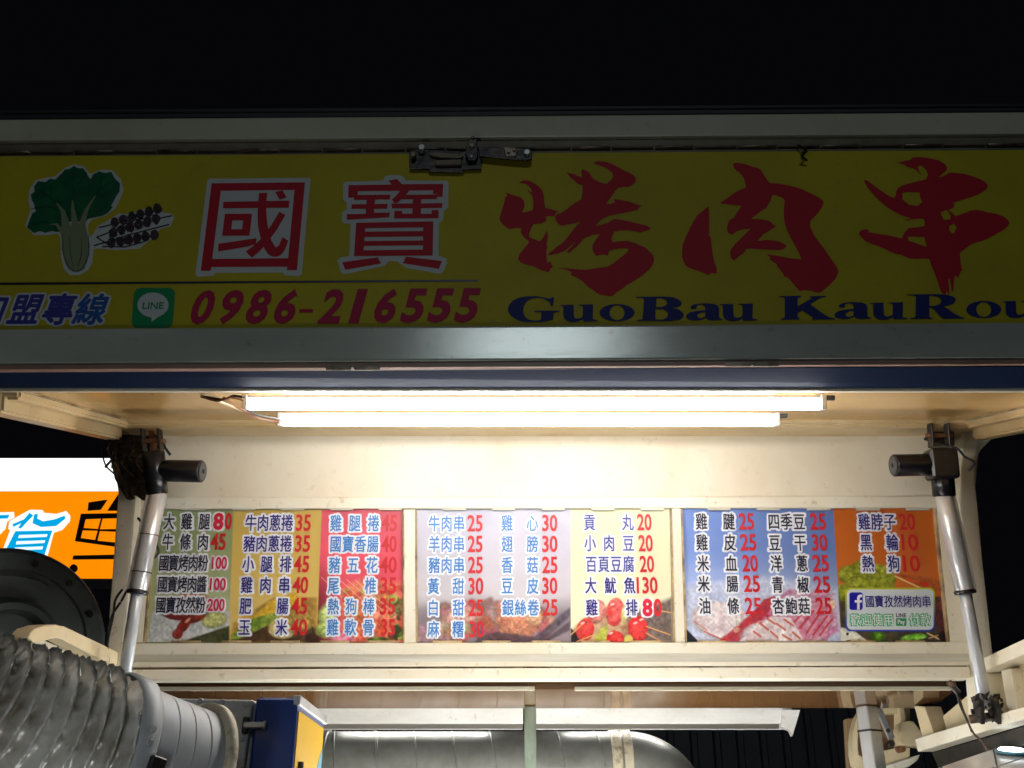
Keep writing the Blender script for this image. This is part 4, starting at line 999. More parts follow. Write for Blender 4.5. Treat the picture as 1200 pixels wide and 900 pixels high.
# ------------------------------------------------------------------ actuators
def actuator(side):
    L_ = side < 0
    root = thing('linear_actuator', ('electric lifting strut with black motor at the left end of the menu boards' if L_ else 'electric lifting strut with black motor at the right end of the menu boards'), 'actuator', 'electric lifting struts of the canopy')
    if L_:
        top, mid, low, end = P(180, 534, 2.70), P(184.5, 580, 2.68), P(161, 694, 2.60), P(146, 792, 2.55)
        m0, m1 = P(182, 551.5, 2.70), P(237, 552.5, 2.68)
    else:
        top, mid, low, end = P(1102, 528, 2.70), P(1106.5, 582, 2.68), P(1131, 694, 2.62), P(1156, 832, 2.55)
        m0, m1 = P(1112, 544, 2.70), P(1047, 545.5, 2.68)
    ax = (mid - top).normalized()
    cyl('motor', m0, m1, .029, act_black, root, seg=32, bev=.08)
    md = (m1 - m0).normalized()
    cyl('motor_cap', m1 - md * .001, m1 + md * .003, .022, act_cap, root, seg=28)
    cyl('motor_cap_screw', m1 + md * .003, m1 + md * .006, .006, dark_metal, root, seg=12)
    if L_:
        cyl('gear_housing', top - ax * .01, mid - ax * .035, .029, act_black, root, seg=24)
        cyl('collar', mid - ax * .06, mid, .027, act_black, root, seg=24)
        slab('collar_ring', M, rect(168, 570, 196, 573), .07, .10, act_black, root, .001)
    else:
        bar('gear_housing', P(1101, 527, 2.70), P(1105, 562, 2.68), CX, .072, .06, act_black, root, .006)
        cyl('collar', mid - ax * .052, mid, .029, act_black, root, seg=24)
    r2 = .0235; bx = (low - mid).normalized()
    cyl('outer_tube', mid - bx * .004, low, r2, act_alu, root, seg=28, bev=.04)
    o = bar('tube_rail', mid + CX * (.018 if not L_ else -.018), low + CX * (.018 if not L_ else -.018), CX, .014, .03, act_alu, root, .002)
    cyl('tube_end_ring', low - bx * .006, low + bx * .005, r2 + .004, act_black, root, seg=24)
    cyl('inner_rod', low, end, .0155, act_rod, root, seg=22, bev=.02)
    for t in ((.42, .80) if L_ else ()):
        q = mid.lerp(low, t); cyl('cable_tie', q - bx * .002, q + bx * .002, r2 + .0022, wire_or if t < .5 else wire_m, root, seg=22)
    if not L_:
        q = low.lerp(end, .97)
    # mounting fork on top
    t0 = top - ax * .01
    for s in (-1, 1):
        bar('mounting_fork', t0 + CX * (.022 * s), t0 - ax * .062 + CX * (.022 * s), CX, .006, .03, dark_metal, root, .001)
    cyl('mounting_pin', t0 - ax * .03 - CX * .035, t0 - ax * .03 + CX * .035, .006, rust, root, seg=12)
    return root
actL = actuator(-1)
actR = actuator(1)
# greasy bracket and cables behind the left strut
brk = thing('mounting_bracket', 'greasy black corner bracket with rust at the top of the left strut', 'bracket')
slab('bracket_plate', M, [(131, 513), (196, 515), (196, 532), (185, 548), (186, 585), (176, 590), (166, 583), (158, 588), (151, 572), (147, 552), (138, 540)], .046, .056, grease, brk, .003)
slab('bracket_rib', M, [(134, 512), (142, 512), (152, 560), (168, 588), (160, 590), (146, 566)], .056, .075, grease, brk, .003)
slab('rusty_angle', M, [(186, 511), (194, 511), (193, 536), (187, 536)], .056, .085, rust, brk, .002)
for x, y in ((150, 524), (164, 521), (178, 524), (160, 545), (196, 528)):
    c = M.pw(x, y, .056); cyl('bolt', c, c + M.n * .012, .008, grease, brk, seg=6, smooth=False)
q = random.Random(9)
for k in range(9):
    x, y = 140 + q.uniform(0, 45), 516 + q.uniform(0, 22)
    wire('oily_cable', [M.pw(x, y, .07), M.pw(x + q.uniform(-10, 10), y + 12, .085), M.pw(x + q.uniform(-8, 14), y + q.uniform(18, 34), .075)], .0035, grease, brk, seg=6, n=5)
cab = thing('motor_cable', 'thin black cable from the left strut motor down to its tube', 'cable')
wire('cable', [M.pw(192, 516, .08), M.pw(198, 521, .09), M.pw(207, 532, .1), M.pw(212, 540, .09)], .0035, wire_m, cab)
cyl('cable_connector', M.pw(199, 522, .09), M.pw(206, 531, .1), .006, wire_m, cab, seg=12)
wire('cable', [M.pw(131, 520, .06), M.pw(130, 535, .06), M.pw(134, 550, .06), M.pw(145, 561, .06), M.pw(158, 577, .08), M.pw(168, 588, .12)], .0022, wire_m, cab)
wire('cable', [M.pw(180, 613, .12), M.pw(185, 630, .05), M.pw(187, 648, .01), M.pw(178, 660, .04), M.pw(171, 667, .09), M.pw(166, 690, .10), M.pw(160, 706, .11), M.pw(150, 722, .11), M.pw(146, 745, .12), M.pw(144, 775, .1)], .0032, wire_m, cab)
wire('cable', [M.pw(163, 693, .12), M.pw(155, 705, .12), M.pw(151, 722, .11), M.pw(147, 750, .12), M.pw(142, 775, .1)], .0032, wire_m, cab)
cabr = thing('motor_cable', 'thin black cable looped over the right strut motor housing', 'cable')
wire('cable', [M.pw(1072, 520, .07), M.pw(1080, 528, .11), M.pw(1090, 538, .17), M.pw(1100, 548, .17), M.pw(1110, 554, .17), M.pw(1108, 562, .15)], .0035, wire_m, cabr)
slab('connector', M, [(1071, 518), (1080, 517), (1084, 521), (1076, 524)], .07, .09, wire_m, cabr, .002)
slab('switch_block', M, [(1081, 508), (1106, 509), (1107, 528), (1082, 528)], .03, .07, grease, cabr, .003)
wire('cable', [M.pw(1104, 512, .07), M.pw(1098, 520, .09), M.pw(1090, 516, .08), M.pw(1086, 524, .09)], .0025, wire_m, cabr)

menu1 = make_menu(1, 'menu board with green, yellow and red columns beside the left strut')
menu2 = make_menu(2, 'middle menu board with grilled meat and tomatoes on pale ground')
menu3 = make_menu(3, 'menu board with blue and orange columns beside the right strut')

# ------------------------------------------------------------------ truck body under the canopy
body = thing('truck_body', 'cream truck body rail with glossy brown underside below the menu boards', 'food truck')
slab('top_rail', BODY, [(140, 784.5), (1136, 781), (1138, 794.5), (150, 797)], -.05, 0, cream, body, .003, seg=2)
hz = BODY.pw(640, 797).z
UN = Plane(Vector((0, BODY.pw(640, 797).y, hz)), WX, WY)
UND = Plane(Vector((0, UN.o.y, hz + .035)), WX, WY)
Y0 = BODY.pw(640, 797).y; Y1 = UN.pw(640, 812).y
box_at('recess_board', Vector((.05, (Y0 + .03 + Y1) / 2, hz + .045)), WX, WY, WZ, 2.5, Y1 - Y0 - .03, .02, brown_dark, body, 0)
slab('underside_panel', UN, [(150, 808.8), (1122, 807.2), (1092, 829.5), (230, 830.5)], -.02, 0, brown_gloss, body, .001)
y808 = UN.pw(640, 808).y
for x0, x1 in ((150, 626.5), (673.5, 1114)):
    a, b = UN.pw(x0, 806.4, .002), UN.pw(x1, 806, .002)
    bar('trim_bar', a, b, WZ, .010, .012, alum_frame, body, .001)
# right arm of the body: runs from the rail towards the street
AX = Plane(Vector((1.205, 0, 0)), WY, WZ)
zz8 = lambda p: z_(980, 740, 220 / 1200, p)
def arm(name, pts, h0, h1, m, parent=body, bev=.004, conv=None):
    return slab(name, AX, (conv or zz8)(pts), h0, h1, m, parent, bev, seg=2)
arm('arm_beam', [(800, 232), (950, 165), (1330, -15), (1330, 95), (1180, 155), (940, 255), (870, 290), (810, 300)], -.09, 0, cream)
arm('arm_beam', [(500, 690), (600, 655), (1200, 480), (1330, 440), (1330, 520), (1200, 560), (1040, 610), (520, 770)], -.05, .0, cream)
arm('arm_web', [(560, 540), (830, 300), (1330, 90), (1330, 450), (590, 665)], -.10, -.055, plast_cream)
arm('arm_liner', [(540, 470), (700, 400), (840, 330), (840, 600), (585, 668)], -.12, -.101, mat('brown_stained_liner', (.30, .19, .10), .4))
arm('arm_post', [(805, 295), (925, 262), (1010, 560), (860, 600), (828, 570)], -.07, -.008, cream)
arm('arm_post', [(975, 250), (1040, 235), (1075, 500), (1020, 520)], -.07, -.03, cream)
arm('arm_post', [(455, 475), (520, 480), (585, 665), (510, 690)], -.07, -.02, plast_cream)
arm('arm_underside', [(500, 775), (1040, 612), (1330, 522), (1330, 640), (1200, 680), (640, 873), (540, 873)], -.3, -.052, dark_metal)
# mounting foot of the right strut (torn black rubber)
foot = thing('strut_foot', 'torn black rubber boot at the lower end of the right strut', 'rubber boot')
q = random.Random(4)
fc = P(1157, 832, 2.545)
for k in range(46):
    a = q.uniform(-22, 22); b = q.uniform(-20, 12)
    c0 = P(1156 + a * .8, 832 + b + abs(a) * .1, 2.53 + q.uniform(-.01, .05))
    w_ = q.uniform(.004, .013)
    box_at('rubber_scrap', c0, (CX + CU * q.uniform(-.8, .8)).normalized(), (CU + CX * q.uniform(-.6, .6)).normalized(), CF, w_, w_ * 1.4, .006, grease, foot, .001)
cyl('foot_pin', P(1136, 843, 2.56), P(1176, 838, 2.54), .011, grease, foot, seg=14)
bar('foot_fork', P(1146, 818, 2.54), P(1148, 846, 2.54), CX, .012, .04, dark_metal, foot)
bar('foot_fork', P(1164, 818, 2.54), P(1168, 846, 2.54), CX, .012, .04, dark_metal, foot)
# hanging cable at the right end
hc = thing('hanging_cable', 'grimy cable hanging from the right end of the glossy underside', 'cable')
wire('cable', [P(1112, 799, 2.6), P(1118, 806, 2.6), P(1124, 818, 2.6), P(1130, 836, 2.58), P(1140, 858, 2.56), P(1150, 868, 2.55), P(1158, 880, 2.54)], .0028, mat('grimy_cable', (.09, .05, .025), .5), hc)
wire('cable', [P(1110, 801, 2.6), P(1120, 810, 2.59), P(1125, 826, 2.58), P(1135, 848, 2.57), P(1139, 858, 2.56)], .003, wire_m, hc)
cyl('cable_tip', P(1112, 799, 2.6), P(1123, 812, 2.6), .008, grease, hc, seg=10)

# moulded shelf with D shaped opening, bracket, posts
mould = thing('moulded_side_panel', 'cream moulded end panel with an oval cutout behind the right steel post', 'panel')
FR = tilted(1040, 860, 3.5, VERT)
def ring_slab(name, pl, outer, inner, h0, h1, m, parent):
    bm = bmesh.new(); n = len(outer)
    g = [[bm.verts.new(pl.pw(*p, h)) for p in lp] for lp in (outer, inner) for h in (h0, h1)]
    for i in range(n):
        j = (i + 1) % n
        bm.faces.new((g[1][i], g[1][j], g[3][j], g[3][i])); bm.faces.new((g[0][i], g[0][j], g[2][j], g[2][i]))
        bm.faces.new((g[0][i], g[0][j], g[1][j], g[1][i])); bm.faces.new((g[2][i], g[2][j], g[3][j], g[3][i]))
    bmesh.ops.recalc_face_normals(bm, faces=bm.faces); return from_bm(name, bm, m, parent)
ring_slab('cutout_rim', FR, zz8([(160, 500), (128, 560), (110, 630), (103, 700), (105, 780), (118, 850), (150, 890), (300, 890), (470, 800), (470, 480)]), zz8([(180, 540), (155, 580), (142, 640), (136, 700), (136, 750), (142, 790), (165, 800), (250, 775), (400, 740), (400, 520)]), -.05, 0, plast_cream, mould)
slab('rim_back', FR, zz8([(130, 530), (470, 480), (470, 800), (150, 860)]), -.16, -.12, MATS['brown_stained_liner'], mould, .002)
ring_slab('inner_frame', FR, zz8([(380, 475), (560, 475), (610, 690), (400, 700)]), zz8([(405, 495), (510, 495), (545, 670), (430, 670)]), .01, .04, plast_cream, mould)
slab('lower_tray', FR, zz8([(300, 860), (520, 790), (500, 830), (440, 873), (300, 900)]), -.02, .03, cream, mould, .004)
brc = thing('rounded_bracket', 'tan rounded bracket hanging between the right steel post and the cream arm', 'bracket')
slab('bracket_face', FR, zz8([(330, 640), (345, 610), (370, 597), (420, 595), (500, 700), (510, 740), (490, 760), (340, 748), (330, 700)]), .05, .11, plast_cream, brc, .008, seg=2)
cyl('bracket_bolt', FR.pw(*zz8([(365, 764)])[0], .05), FR.pw(*zz8([(365, 764)])[0], .09), .012, rust, brc, seg=12)
cyl('bracket_bolt', FR.pw(*zz8([(312, 730)])[0], .04), FR.pw(*zz8([(312, 730)])[0], .07), .010, dark_metal, brc, seg=12)
def vpost(name, label, px, py, z, wd, dp, m, top_z=None, parts=True, lean=0, yaw=0):
    t = thing(name, label, 'post'); p = P(px, py, z)
    p = UN.pw(px, 828.5); p.y -= .02
    p0 = Vector((p.x, p.y, top_z if top_z else p.z))
    base = Vector((p.x, p.y, .02)); s = Vector((math.cos(yaw), math.sin(yaw), 0))
    bar('post_shaft', base, p0, s, wd, dp, m, t, .003)
    box_at('foot_plate', base + WZ * -.008, WX, WY, WZ, wd * 2.2, dp * 2.2, .012, m, t)
    return t, p0
pc, _ = vpost('centre_post', 'greenish steel post in front of the duct under the middle of the underside', 621, 829, 3.34, .036, .03, steel_green, hz - .001)
pr, p0 = vpost('side_post', 'square stainless post below the right end of the glossy underside', 1013, 832, 3.25, .05, .045, steel, hz - .001, yaw=.55)
q0 = P(1019, 871.5, 3.4); s = Vector((math.cos(.55), math.sin(.55), 0))
bar('band', Vector((p0.x, p0.y, q0.z)), Vector((p0.x, p0.y, q0.z + .006)), s, .055, .05, wire_m, pr, .001)
strut = thing('thin_strut', 'short thin steel strut leaning just right of the square stainless post', 'strut')
bar('strut_shaft', P(1029, 830, 3.42), P(1045, 866, 3.36), CX, .022, .012, steel, strut)
cyl('strut_bolt', P(1041, 856, 3.33), P(1041, 856, 3.28), .007, dark_metal, strut, seg=10)

# left arm end of the body
arL = Plane(Vector((-1.045, 0, 0)), WY, WZ)
z7 = lambda p: z_(0, 640, .29167, p)
slab('arm_beam', arL, z7([(75, 370), (88, 345), (105, 330), (145, 318), (190, 315), (225, 322), (260, 338), (445, 425), (475, 440), (480, 500), (440, 490), (240, 390), (215, 376), (190, 370), (160, 376), (130, 388), (100, 392)]), -.02, .02, plast_cream, body, .006, seg=2)
slab('arm_web', arL, z7([(130, 392), (190, 374), (240, 394), (455, 494), (455, 540), (200, 440), (130, 420)]), -.03, -.012, cream, body, .002)

# ------------------------------------------------------------------ white light channel, duct, dark wall behind
FX = tilted(640, 831, 3.62, VERT)
chan = thing('light_channel', 'long white sheet metal light channel above the round duct', 'light fitting')
fy = FX.pw(640, 831).y; ztop = FX.pw(640, 832).z; zbot = FX.pw(640, 848).z
xl, xm0, xm1, xr = FX.pw(340, 840).x, FX.pw(613, 840).x, FX.pw(626, 840).x, FX.pw(929, 840).x
def cbox(name, x0, x1, y0, y1, z0, z1, m, par, bev=.002): return box_at(name, Vector(((x0 + x1) / 2, (y0 + y1) / 2, (z0 + z1) / 2)), WX, WY, WZ, x1 - x0, y1 - y0, z1 - z0, m, par, bev)
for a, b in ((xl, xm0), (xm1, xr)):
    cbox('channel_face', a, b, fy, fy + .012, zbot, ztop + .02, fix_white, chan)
    cbox('channel_floor', a, b, fy + .013, fy + .16, zbot, zbot + .01, mat('shaded_channel_floor', (.30, .28, .23), .5), chan)  # underside's shade put into a darker grey than the white face
    cbox('channel_back', a, b, fy + .161, fy + .17, zbot - .002, ztop, fix_white, chan)
slab('channel_end', FX, [(916, 832), (937, 832), (928, 863), (925, 856), (914, 853)], -.02, .01, fix_white, chan, .001)
RD = .155
zc_ = 4.05
ctop = P(560, 857, zc_)
# duct centre: straight below the tangent point
view = (ctop - CO).normalized(); nrm = Vector((0, view.y, view.z)).cross(WX); nrm = -nrm if nrm.z > 0 else nrm
cc = ctop + nrm.normalized() * RD
duct = thing('round_duct', 'galvanised round duct with a downward elbow below the white light channel', 'duct')
xL, xE = P(372, 880, zc_).x, P(735, 880, zc_).x
for a, b in ((xl + .1, xm0 - .14), (xm1 + .14, xr - .3)):
    cyl('duct_fill_tube', Vector((a, cc.y + .02, cc.z + RD + .10)), Vector((b, cc.y + .02, cc.z + RD + .10)), .0125, mat('duct_fill_glow', (.9, .9, .9), .4, emit=(1, .98, .94), estr=40.0), chan, seg=16)  # hidden tubes added to light the top of the duct
bm = bmesh.new(); lathe(bm, Vector((xL, cc.y, cc.z)), WX, [(0, RD), (xE - xL, RD)], 64, False); from_bm('duct_pipe', bm, galv, duct, True)
k = 0
x = xL + .02
for px_ in (384, 397, 444, 446, 490, 534, 578, 655, 700):
    bm = bmesh.new(); p = Vector((P(px_, 880, zc_).x, cc.y, cc.z)); dx = Vector((1, .10, .12)).normalized()
    lathe(bm, p, dx, [(-.004, RD - .002), (-.003, RD + .003), (.003, RD + .003), (.004, RD - .002)], 64, False)
    from_bm('seam_ring', bm, galv, duct, True)
bend = .155
bm = bmesh.new(); rings = []
for i in range(15):
    a = math.pi / 2 * i / 14
    c = Vector((xE + bend * math.sin(a), cc.y, cc.z - bend * (1 - math.cos(a))))
    n1 = Vector((math.sin(a), 0, math.cos(a)))
    rings.append([bm.verts.new(c + (n1 * math.cos(2 * math.pi * j / 48) + WY * math.sin(2 * math.pi * j / 48)) * RD * 1.0) for j in range(48)])
cdown = Vector((xE + bend, cc.y, cc.z - bend))
rings.append([bm.verts.new(cdown - WZ * 1.0 + (WX * math.cos(2 * math.pi * j / 48) + WY * math.sin(2 * math.pi * j / 48)) * RD) for j in range(48)])
for a, b in zip(rings, rings[1:]):
    for j in range(48): bm.faces.new((a[j], a[(j + 1) % 48], b[(j + 1) % 48], b[j]))
from_bm('duct_elbow', bm, galv, duct, True)
for px_, wd in ((719, .040), (732, .034), (380, .05)):
    p = Vector((P(px_, 880, zc_).x, cc.y, cc.z)); bm = bmesh.new()
    prof = [(-wd / 2, RD)] + [(-wd / 2 + wd * i / 6, RD + .004 + random.uniform(-.001, .002)) for i in range(7)] + [(wd / 2, RD)]
    lathe(bm, p, WX, prof, 64, False); from_bm('tape_band', bm, tape if px_ > 500 else galv, duct, True)

wall = thing('corrugated_wall', 'dark corrugated metal wall in the night behind the stall', 'wall')
q0 = P(900, 880, 7.5)
for k in range(46):
    x = -3.4 + k * .17
    cbox('wall_panel', x, x + .12, q0.y, q0.y + .03, 0, 2.95, night_wall, wall, .006)
    cbox('wall_rib', x + .122, x + .168, q0.y - .03, q0.y + .0, 0, 2.95, night_wall, wall, .006)

# ------------------------------------------------------------------ bottom right: tiled counter hood with a lamp
hood = thing('tiled_hood', 'white glossy tiles with a lit round lamp in the lower right corner', 'tiled hood')
TP = Plane(P(1150, 885, 2.5), WX, WY + WZ * .25)
lines = [1018, 1060, 1100, 1146, 1163, 1228, 1300]
def topy(x): return 913 - (x - 1060) * .34
xs = [1062, 1104, 1147, 1166, 1228, 1300]
xs = [1060, 1103, 1164, 1228, 1300]
for i in range(len(xs) - 1):
    for (ta, tb) in ((0, 20), (21.2, 46), (47.2, 80)):
        a, b = xs[i] + 1, xs[i + 1] - .6; sk = .22
        slab('tile', TP, [(a + ta * sk, topy(a) + ta), (b + ta * sk, topy(b) + ta), (b + tb * sk, topy(b) + tb), (a + tb * sk, topy(a) + tb)], -.012, 0, tile_m, hood, .001)
slab('tile_backing', TP, [(1040, 926), (1300, 838), (1300, 960), (1040, 1000)], -.03, -.010, dark_metal, hood, 0)
lp_c = TP.pw(1186, 884, .004)
cyl('lamp_disc', lp_c, lp_c + TP.n * .01, .032, mat('lit_round_lamp', (.9, .9, .9), .4, emit=(.9, .97, 1), estr=4.0), hood, seg=32)
cyl('lamp_rim', lp_c - TP.n * .002, lp_c + TP.n * .006, .038, st_cyan, hood, seg=32)

# ------------------------------------------------------------------ left: neighbour's lit sign
NB = tilted(80, 610, 6.2, .25)
nb = thing('neighbour_sign', 'backlit white and orange shop sign with a cart picture behind the left strut', 'sign')
em = lambda n, c, s_: mat(n, tuple(k * .5 for k in c), .4, emit=c, estr=s_)
em_w = em('backlit_white_panel', (1, 1, 1), 1.3); em_o = em('backlit_orange_panel', (1.0, .27, .0), 1.0)
em_lw = em('backlit_white_letter', (1, 1, 1), 1.0); em_lb = em('backlit_cyan_letter', (0, .42, .85), .9)
brown_ink = mat('dark_brown_print', (.02, .008, .006), .5)
slab('sign_cabinet', NB, rect(-260, 535, 330, 690), -.25, -.004, black_roof, nb, .01)
slab('white_panel', NB, rect(-258, 537, 328, 575.6), -.003, 0, em_w, nb, 0)
slab('orange_panel', NB, rect(-258, 576, 328, 678), -.003, 0, em_o, nb, 0)
slab('bottom_trim', NB, rect(-260, 678.5, 330, 690), -.003, .02, black_roof, nb, .003)
zn = lambda p: z_(0, 500, 2 / 9, p)
nbp = lambda nm, lps, m, h: print_shape(nm, [zn(l) for l in lps], m, h, NB, nb)
nbp('letter_outline', [[(45,540),(50,500),(110,465),(160,438),(225,440),(235,455),(300,460),(350,445),(372,470),(370,500),(330,545),(285,560),(250,690),(240,725),(100,725),(60,690),(10,690),(20,640),(55,545)]], em_lw, .004)
nbp('letter_outline', [[(-80,455),(75,450),(78,480),(40,500),(30,540),(0,570),(-80,580)]], em_lw, .004)
for lp in ([[(-80,468),(55,466),(45,485),(-80,490)]], [[(70,515),(130,490),(160,455),(180,470),(150,500),(115,538),(100,535),(115,510),(75,530)]],
           [[(185,462),(205,462),(200,485),(230,500),(290,490),(345,470),(350,485),(300,525),(220,530),(175,510)]]): nbp('sign_character', lp, em_lb, .010)
nbp('sign_character', [[(85,552),(280,548),(235,690),(40,640)], [(105,572),(255,568),(250,582),(100,588)], [(92,605),(243,600),(238,614),(88,622)], [(82,638),(232,632),(226,648),(80,652)]], em_lb, .010)
nbp('sign_character', [[(40,650),(80,672),(60,690),(20,690)]], em_lb, .010)
for lps in ([[(470,400),(572,385),(535,440),(465,445)]], [[(630,352),(665,358),(760,358),(760,445),(568,445)]],
            [[(430,460),(760,455),(760,655),(398,605)], [(455,490),(535,486),(520,540),(445,535)], [(545,486),(640,484),(635,540),(530,542)], [(650,484),(740,484),(740,545),(645,545)], [(440,548),(518,550),(505,598),(430,588)], [(530,552),(635,556),(620,612),(518,602)], [(645,556),(740,556),(740,630),(632,615)]],
            [[(390,680),(760,672),(760,698),(385,702)]], [ell(392, 748, 22, 22, 20)], [ell(700, 748, 22, 22, 20)]): nbp('cart_picture', lps, brown_ink, .010)

# ------------------------------------------------------------------ left: blower, flexible hose, blue machine
bl = thing('blower', 'dark grey round blower flange with bolts at the left edge', 'blower')
bc = P(2, 763, 3.15); bn = (CO - bc).normalized(); bn = (bn + Vector((.28, 0, -.02))).normalized()
R0 = 120 / 1200 * 3.15
bm = bmesh.new(); lathe(bm, bc - bn * .22, bn, [(0, R0 * .98), (.20, R0), (.215, R0 * .985), (.22, R0 * .95), (.225, R0 * .80), (.215, R0 * .785), (.215, R0 * .73), (.235, R0 * .72)], 72)
bmesh.ops.recalc_face_normals(bm, faces=bm.faces); o = from_bm('blower_flange', bm, blower_m, bl)
bm = bmesh.new(); lathe(bm, bc + bn * .0, bn, [(0, R0 * .52), (.07, R0 * .5), (.085, R0 * .46), (.085, R0 * .40), (.02, R0 * .36)], 56)
bmesh.ops.recalc_face_normals(bm, faces=bm.faces); from_bm('blower_hub', bm, blower_m, bl)
for k in range(14):
    a = 2 * math.pi * k / 14 + .1; x_, y_ = ring_frame(bn); c = bc + (x_ * math.cos(a) + y_ * math.sin(a)) * R0 * .87
    cyl('bolt', c - bn * .0, c + bn * .014, .011, dark_metal, bl, seg=6, smooth=False)
slab('blower_stand', tilted(60, 850, 3.3, VERT), [(-80, 740), (130, 740), (130, 1100), (-80, 1100)], -.2, 0, dark_metal, bl, .01)

hose = thing('flexible_duct_hose', 'large crumpled silver flexible hose in the lower left corner', 'duct hose')
A = [cs(-1.10, -.225, .96), cs(-.865, -.340, 1.15), cs(-.715, -.428, 1.285), cs(-.574, -.513, 1.40)]
path = spline(A, 40)
cum = [0]
for a, b in zip(path, path[1:]): cum.append(cum[-1] + (b - a).length)
total = cum[-1]
def on(d):
    d = min(max(d, 0), total - 1e-6)
    i = max(k for k in range(len(cum) - 1) if cum[k] <= d); t = (d - cum[i]) / (cum[i + 1] - cum[i])
    return path[i].lerp(path[i + 1], t), (path[i + 1] - path[i]).normalized()
pitch = .0265; NR = 150; SEG = 200
bm = bmesh.new(); rings = []
NRR = int(total / pitch * 14)
ph = rng.rand(400) * 6.28
def hn(a, b, s): # smooth pseudo-noise on angle/length
    return math.sin(a * 5 + ph[s] + b * 31) * .4 + math.sin(a * 11 + ph[s + 1] - b * 57) * .3 + math.sin(a * 23 + ph[s + 2] + b * 90) * .3
for i in range(NRR + 1):
    d = total * i / NRR; c, t = on(d)
    x_, y_ = ring_frame(t); rg = []
    for j in range(SEG):
        a = 2 * math.pi * j / SEG
        ca = (x_ * math.cos(a) + y_ * math.sin(a)).dot(CU); ls = min(1, (total - d) / .42)
        u = d / pitch + a / (2 * math.pi) - 4.2 * ca * ls + .06 * hn(a, d * .3, 5)
        fr = u - math.floor(u); rib = 1 - abs(2 * fr - 1)         # ridge at the middle
        k = int(math.floor(u))
        ridge = (2 * fr - 1) ** 2
        crump = (1 - ridge) * (.65 * math.sin(a * 11 + ph[k % 60] * 3 + fr * 5) + .35 * math.sin(a * 27 + ph[(k * 7) % 90] - fr * 7))
        r = .1120 + .0150 * ridge - .0120 * (1 - ridge) + .0036 * crump * (1 - ridge) + .0006 * hn(a, d, 9)
        rg.append(bm.verts.new(c + (x_ * math.cos(a) + y_ * math.sin(a)) * r))
    rings.append(rg)
for a, b in zip(rings, rings[1:]):
    for j in range(SEG): bm.faces.new((a[j], a[(j + 1) % SEG], b[(j + 1) % SEG], b[j]))
from_bm('corrugated_sleeve', bm, foil, hose, True)
ax = Vector(cs(.68, -.5, .54) - CO).normalized()
C1 = A[-1] - ax * .004
RC = .112
bm = bmesh.new(); lathe(bm, C1, ax, [(0, RC + .006), (.004, RC + .010), (.030, RC + .010), (.034, RC + .006), (.037, RC)], 96, False); from_bm('collar_band', bm, galv_coll, hose, True)
pf = [(.034, RC)]
for k in range(4):
    s0 = .040 + k * .026; pf += [(s0, RC), (s0 + .0015, RC), (s0 + .0225, RC), (s0 + .0238, RC), (s0 + .0243, RC - .0014), (s0 + .0252, RC - .0014), (s0 + .0257, RC)]
bm = bmesh.new(); lathe(bm, C1, ax, pf, 96, False); from_bm('smooth_pipe', bm, galv_coll, hose, True)
bm = bmesh.new(); lathe(bm, C1, ax, [(.140, RC), (.141, RC + .012), (.152, RC + .013), (.156, RC + .004), (.160, RC)], 96, False); from_bm('end_flange', bm, tape, hose, True)
x_, y_ = ring_frame(ax)
def around(ang, d, r): return C1 + ax * d + (x_ * math.cos(ang) + y_ * math.sin(ang)) * r
best = max((around(2 * math.pi * k / 360, .018, RC) for k in range(360)), key=lambda p: (-(p - P(165, 842, 1.32)).length))
for tgt in ((170, 826), (178, 858)):
    k = min(range(360), key=lambda k: (around(2 * math.pi * k / 360, .018, RC) - P(tgt[0], tgt[1], 1.31)).length)
    p = around(2 * math.pi * k / 360, .018, RC + .009); nr = (p - (C1 + ax * .018)).normalized()
    cyl('collar_screw', p, p + nr * .005, .005, steel, hose, seg=12)
k = min(range(360), key=lambda k: (around(2 * math.pi * k / 360, .036, RC) - P(186, 888, 1.30)).length)
p = around(2 * math.pi * k / 360, .036, RC + .012); nr = (p - (C1 + ax * .036)).normalized(); tg = ax.cross(nr)
box_at('clamp_buckle', p, ax, tg, nr, .022, .018, .014, dark_metal, hose, .002)
cyl('clamp_screw', p - tg * .004 + ax * .004, p + tg * .024 + ax * .004, .0055, steel, hose, seg=12)

mc = thing('filter_machine', 'blue cabinet with grey flange plate and yellow side at the end of the hose', 'machine')
G = tilted(296, 820, 1.66, VERT)
gy_ = G.o.y; gx1 = G.pw(295, 860).x; gxr = G.pw(347, 840).x; gzt = G.pw(320, 817).z
cbox('cabinet', gx1 + .001, gxr, gy_ + .001, gy_ + .26, gzt - .5, gzt, box_blue, mc, .004)
slab('flange_plate', G, [(206, 818.5), (297, 820.5), (289, 880), (279, 960), (190, 960)], -.012, .004, box_grey, mc, .002)
cbox('flange_box', gx1 - .10, gx1, gy_ + .013, gy_ + .2, gzt - .5, gzt - .004, box_grey, mc, .003)
for x, y in ((289, 826), (284, 866), (236, 822), (262, 823)):
    c = G.pw(x, y, .004); cyl('plate_screw', c, c + G.n * .004, .0045, steel, mc, seg=12)
cbox('top_edge_trim', gxr - .006, gxr + .005, gy_ - .002, gy_ + .262, gzt - .012, gzt + .003, box_grey, mc, .001)
SD = Plane(Vector((gxr, gy_, gzt)), WY, WZ)
slab('yellow_side', SD, [(.012, -.02), (.25, -.02), (.25, -.45), (.012, -.45)], 0, .002, box_yellow, mc, 0, px=False)
slab('side_sticker', SD, [(.13, -.16), (.248, -.055), (.248, -.45), (.0 + .03, -.45)], .0021, .003, st_cyan, mc, 0, px=False)
slab('side_sticker', SD, [(.16, -.20), (.235, -.15), (.235, -.44), (.06, -.44)], .0031, .004, st_pink, mc, 0, px=False)
cyl('side_handle', SD.W(.045, -.095, .004), SD.W(.045, -.15, .004), .006, wire_m, mc, seg=10)
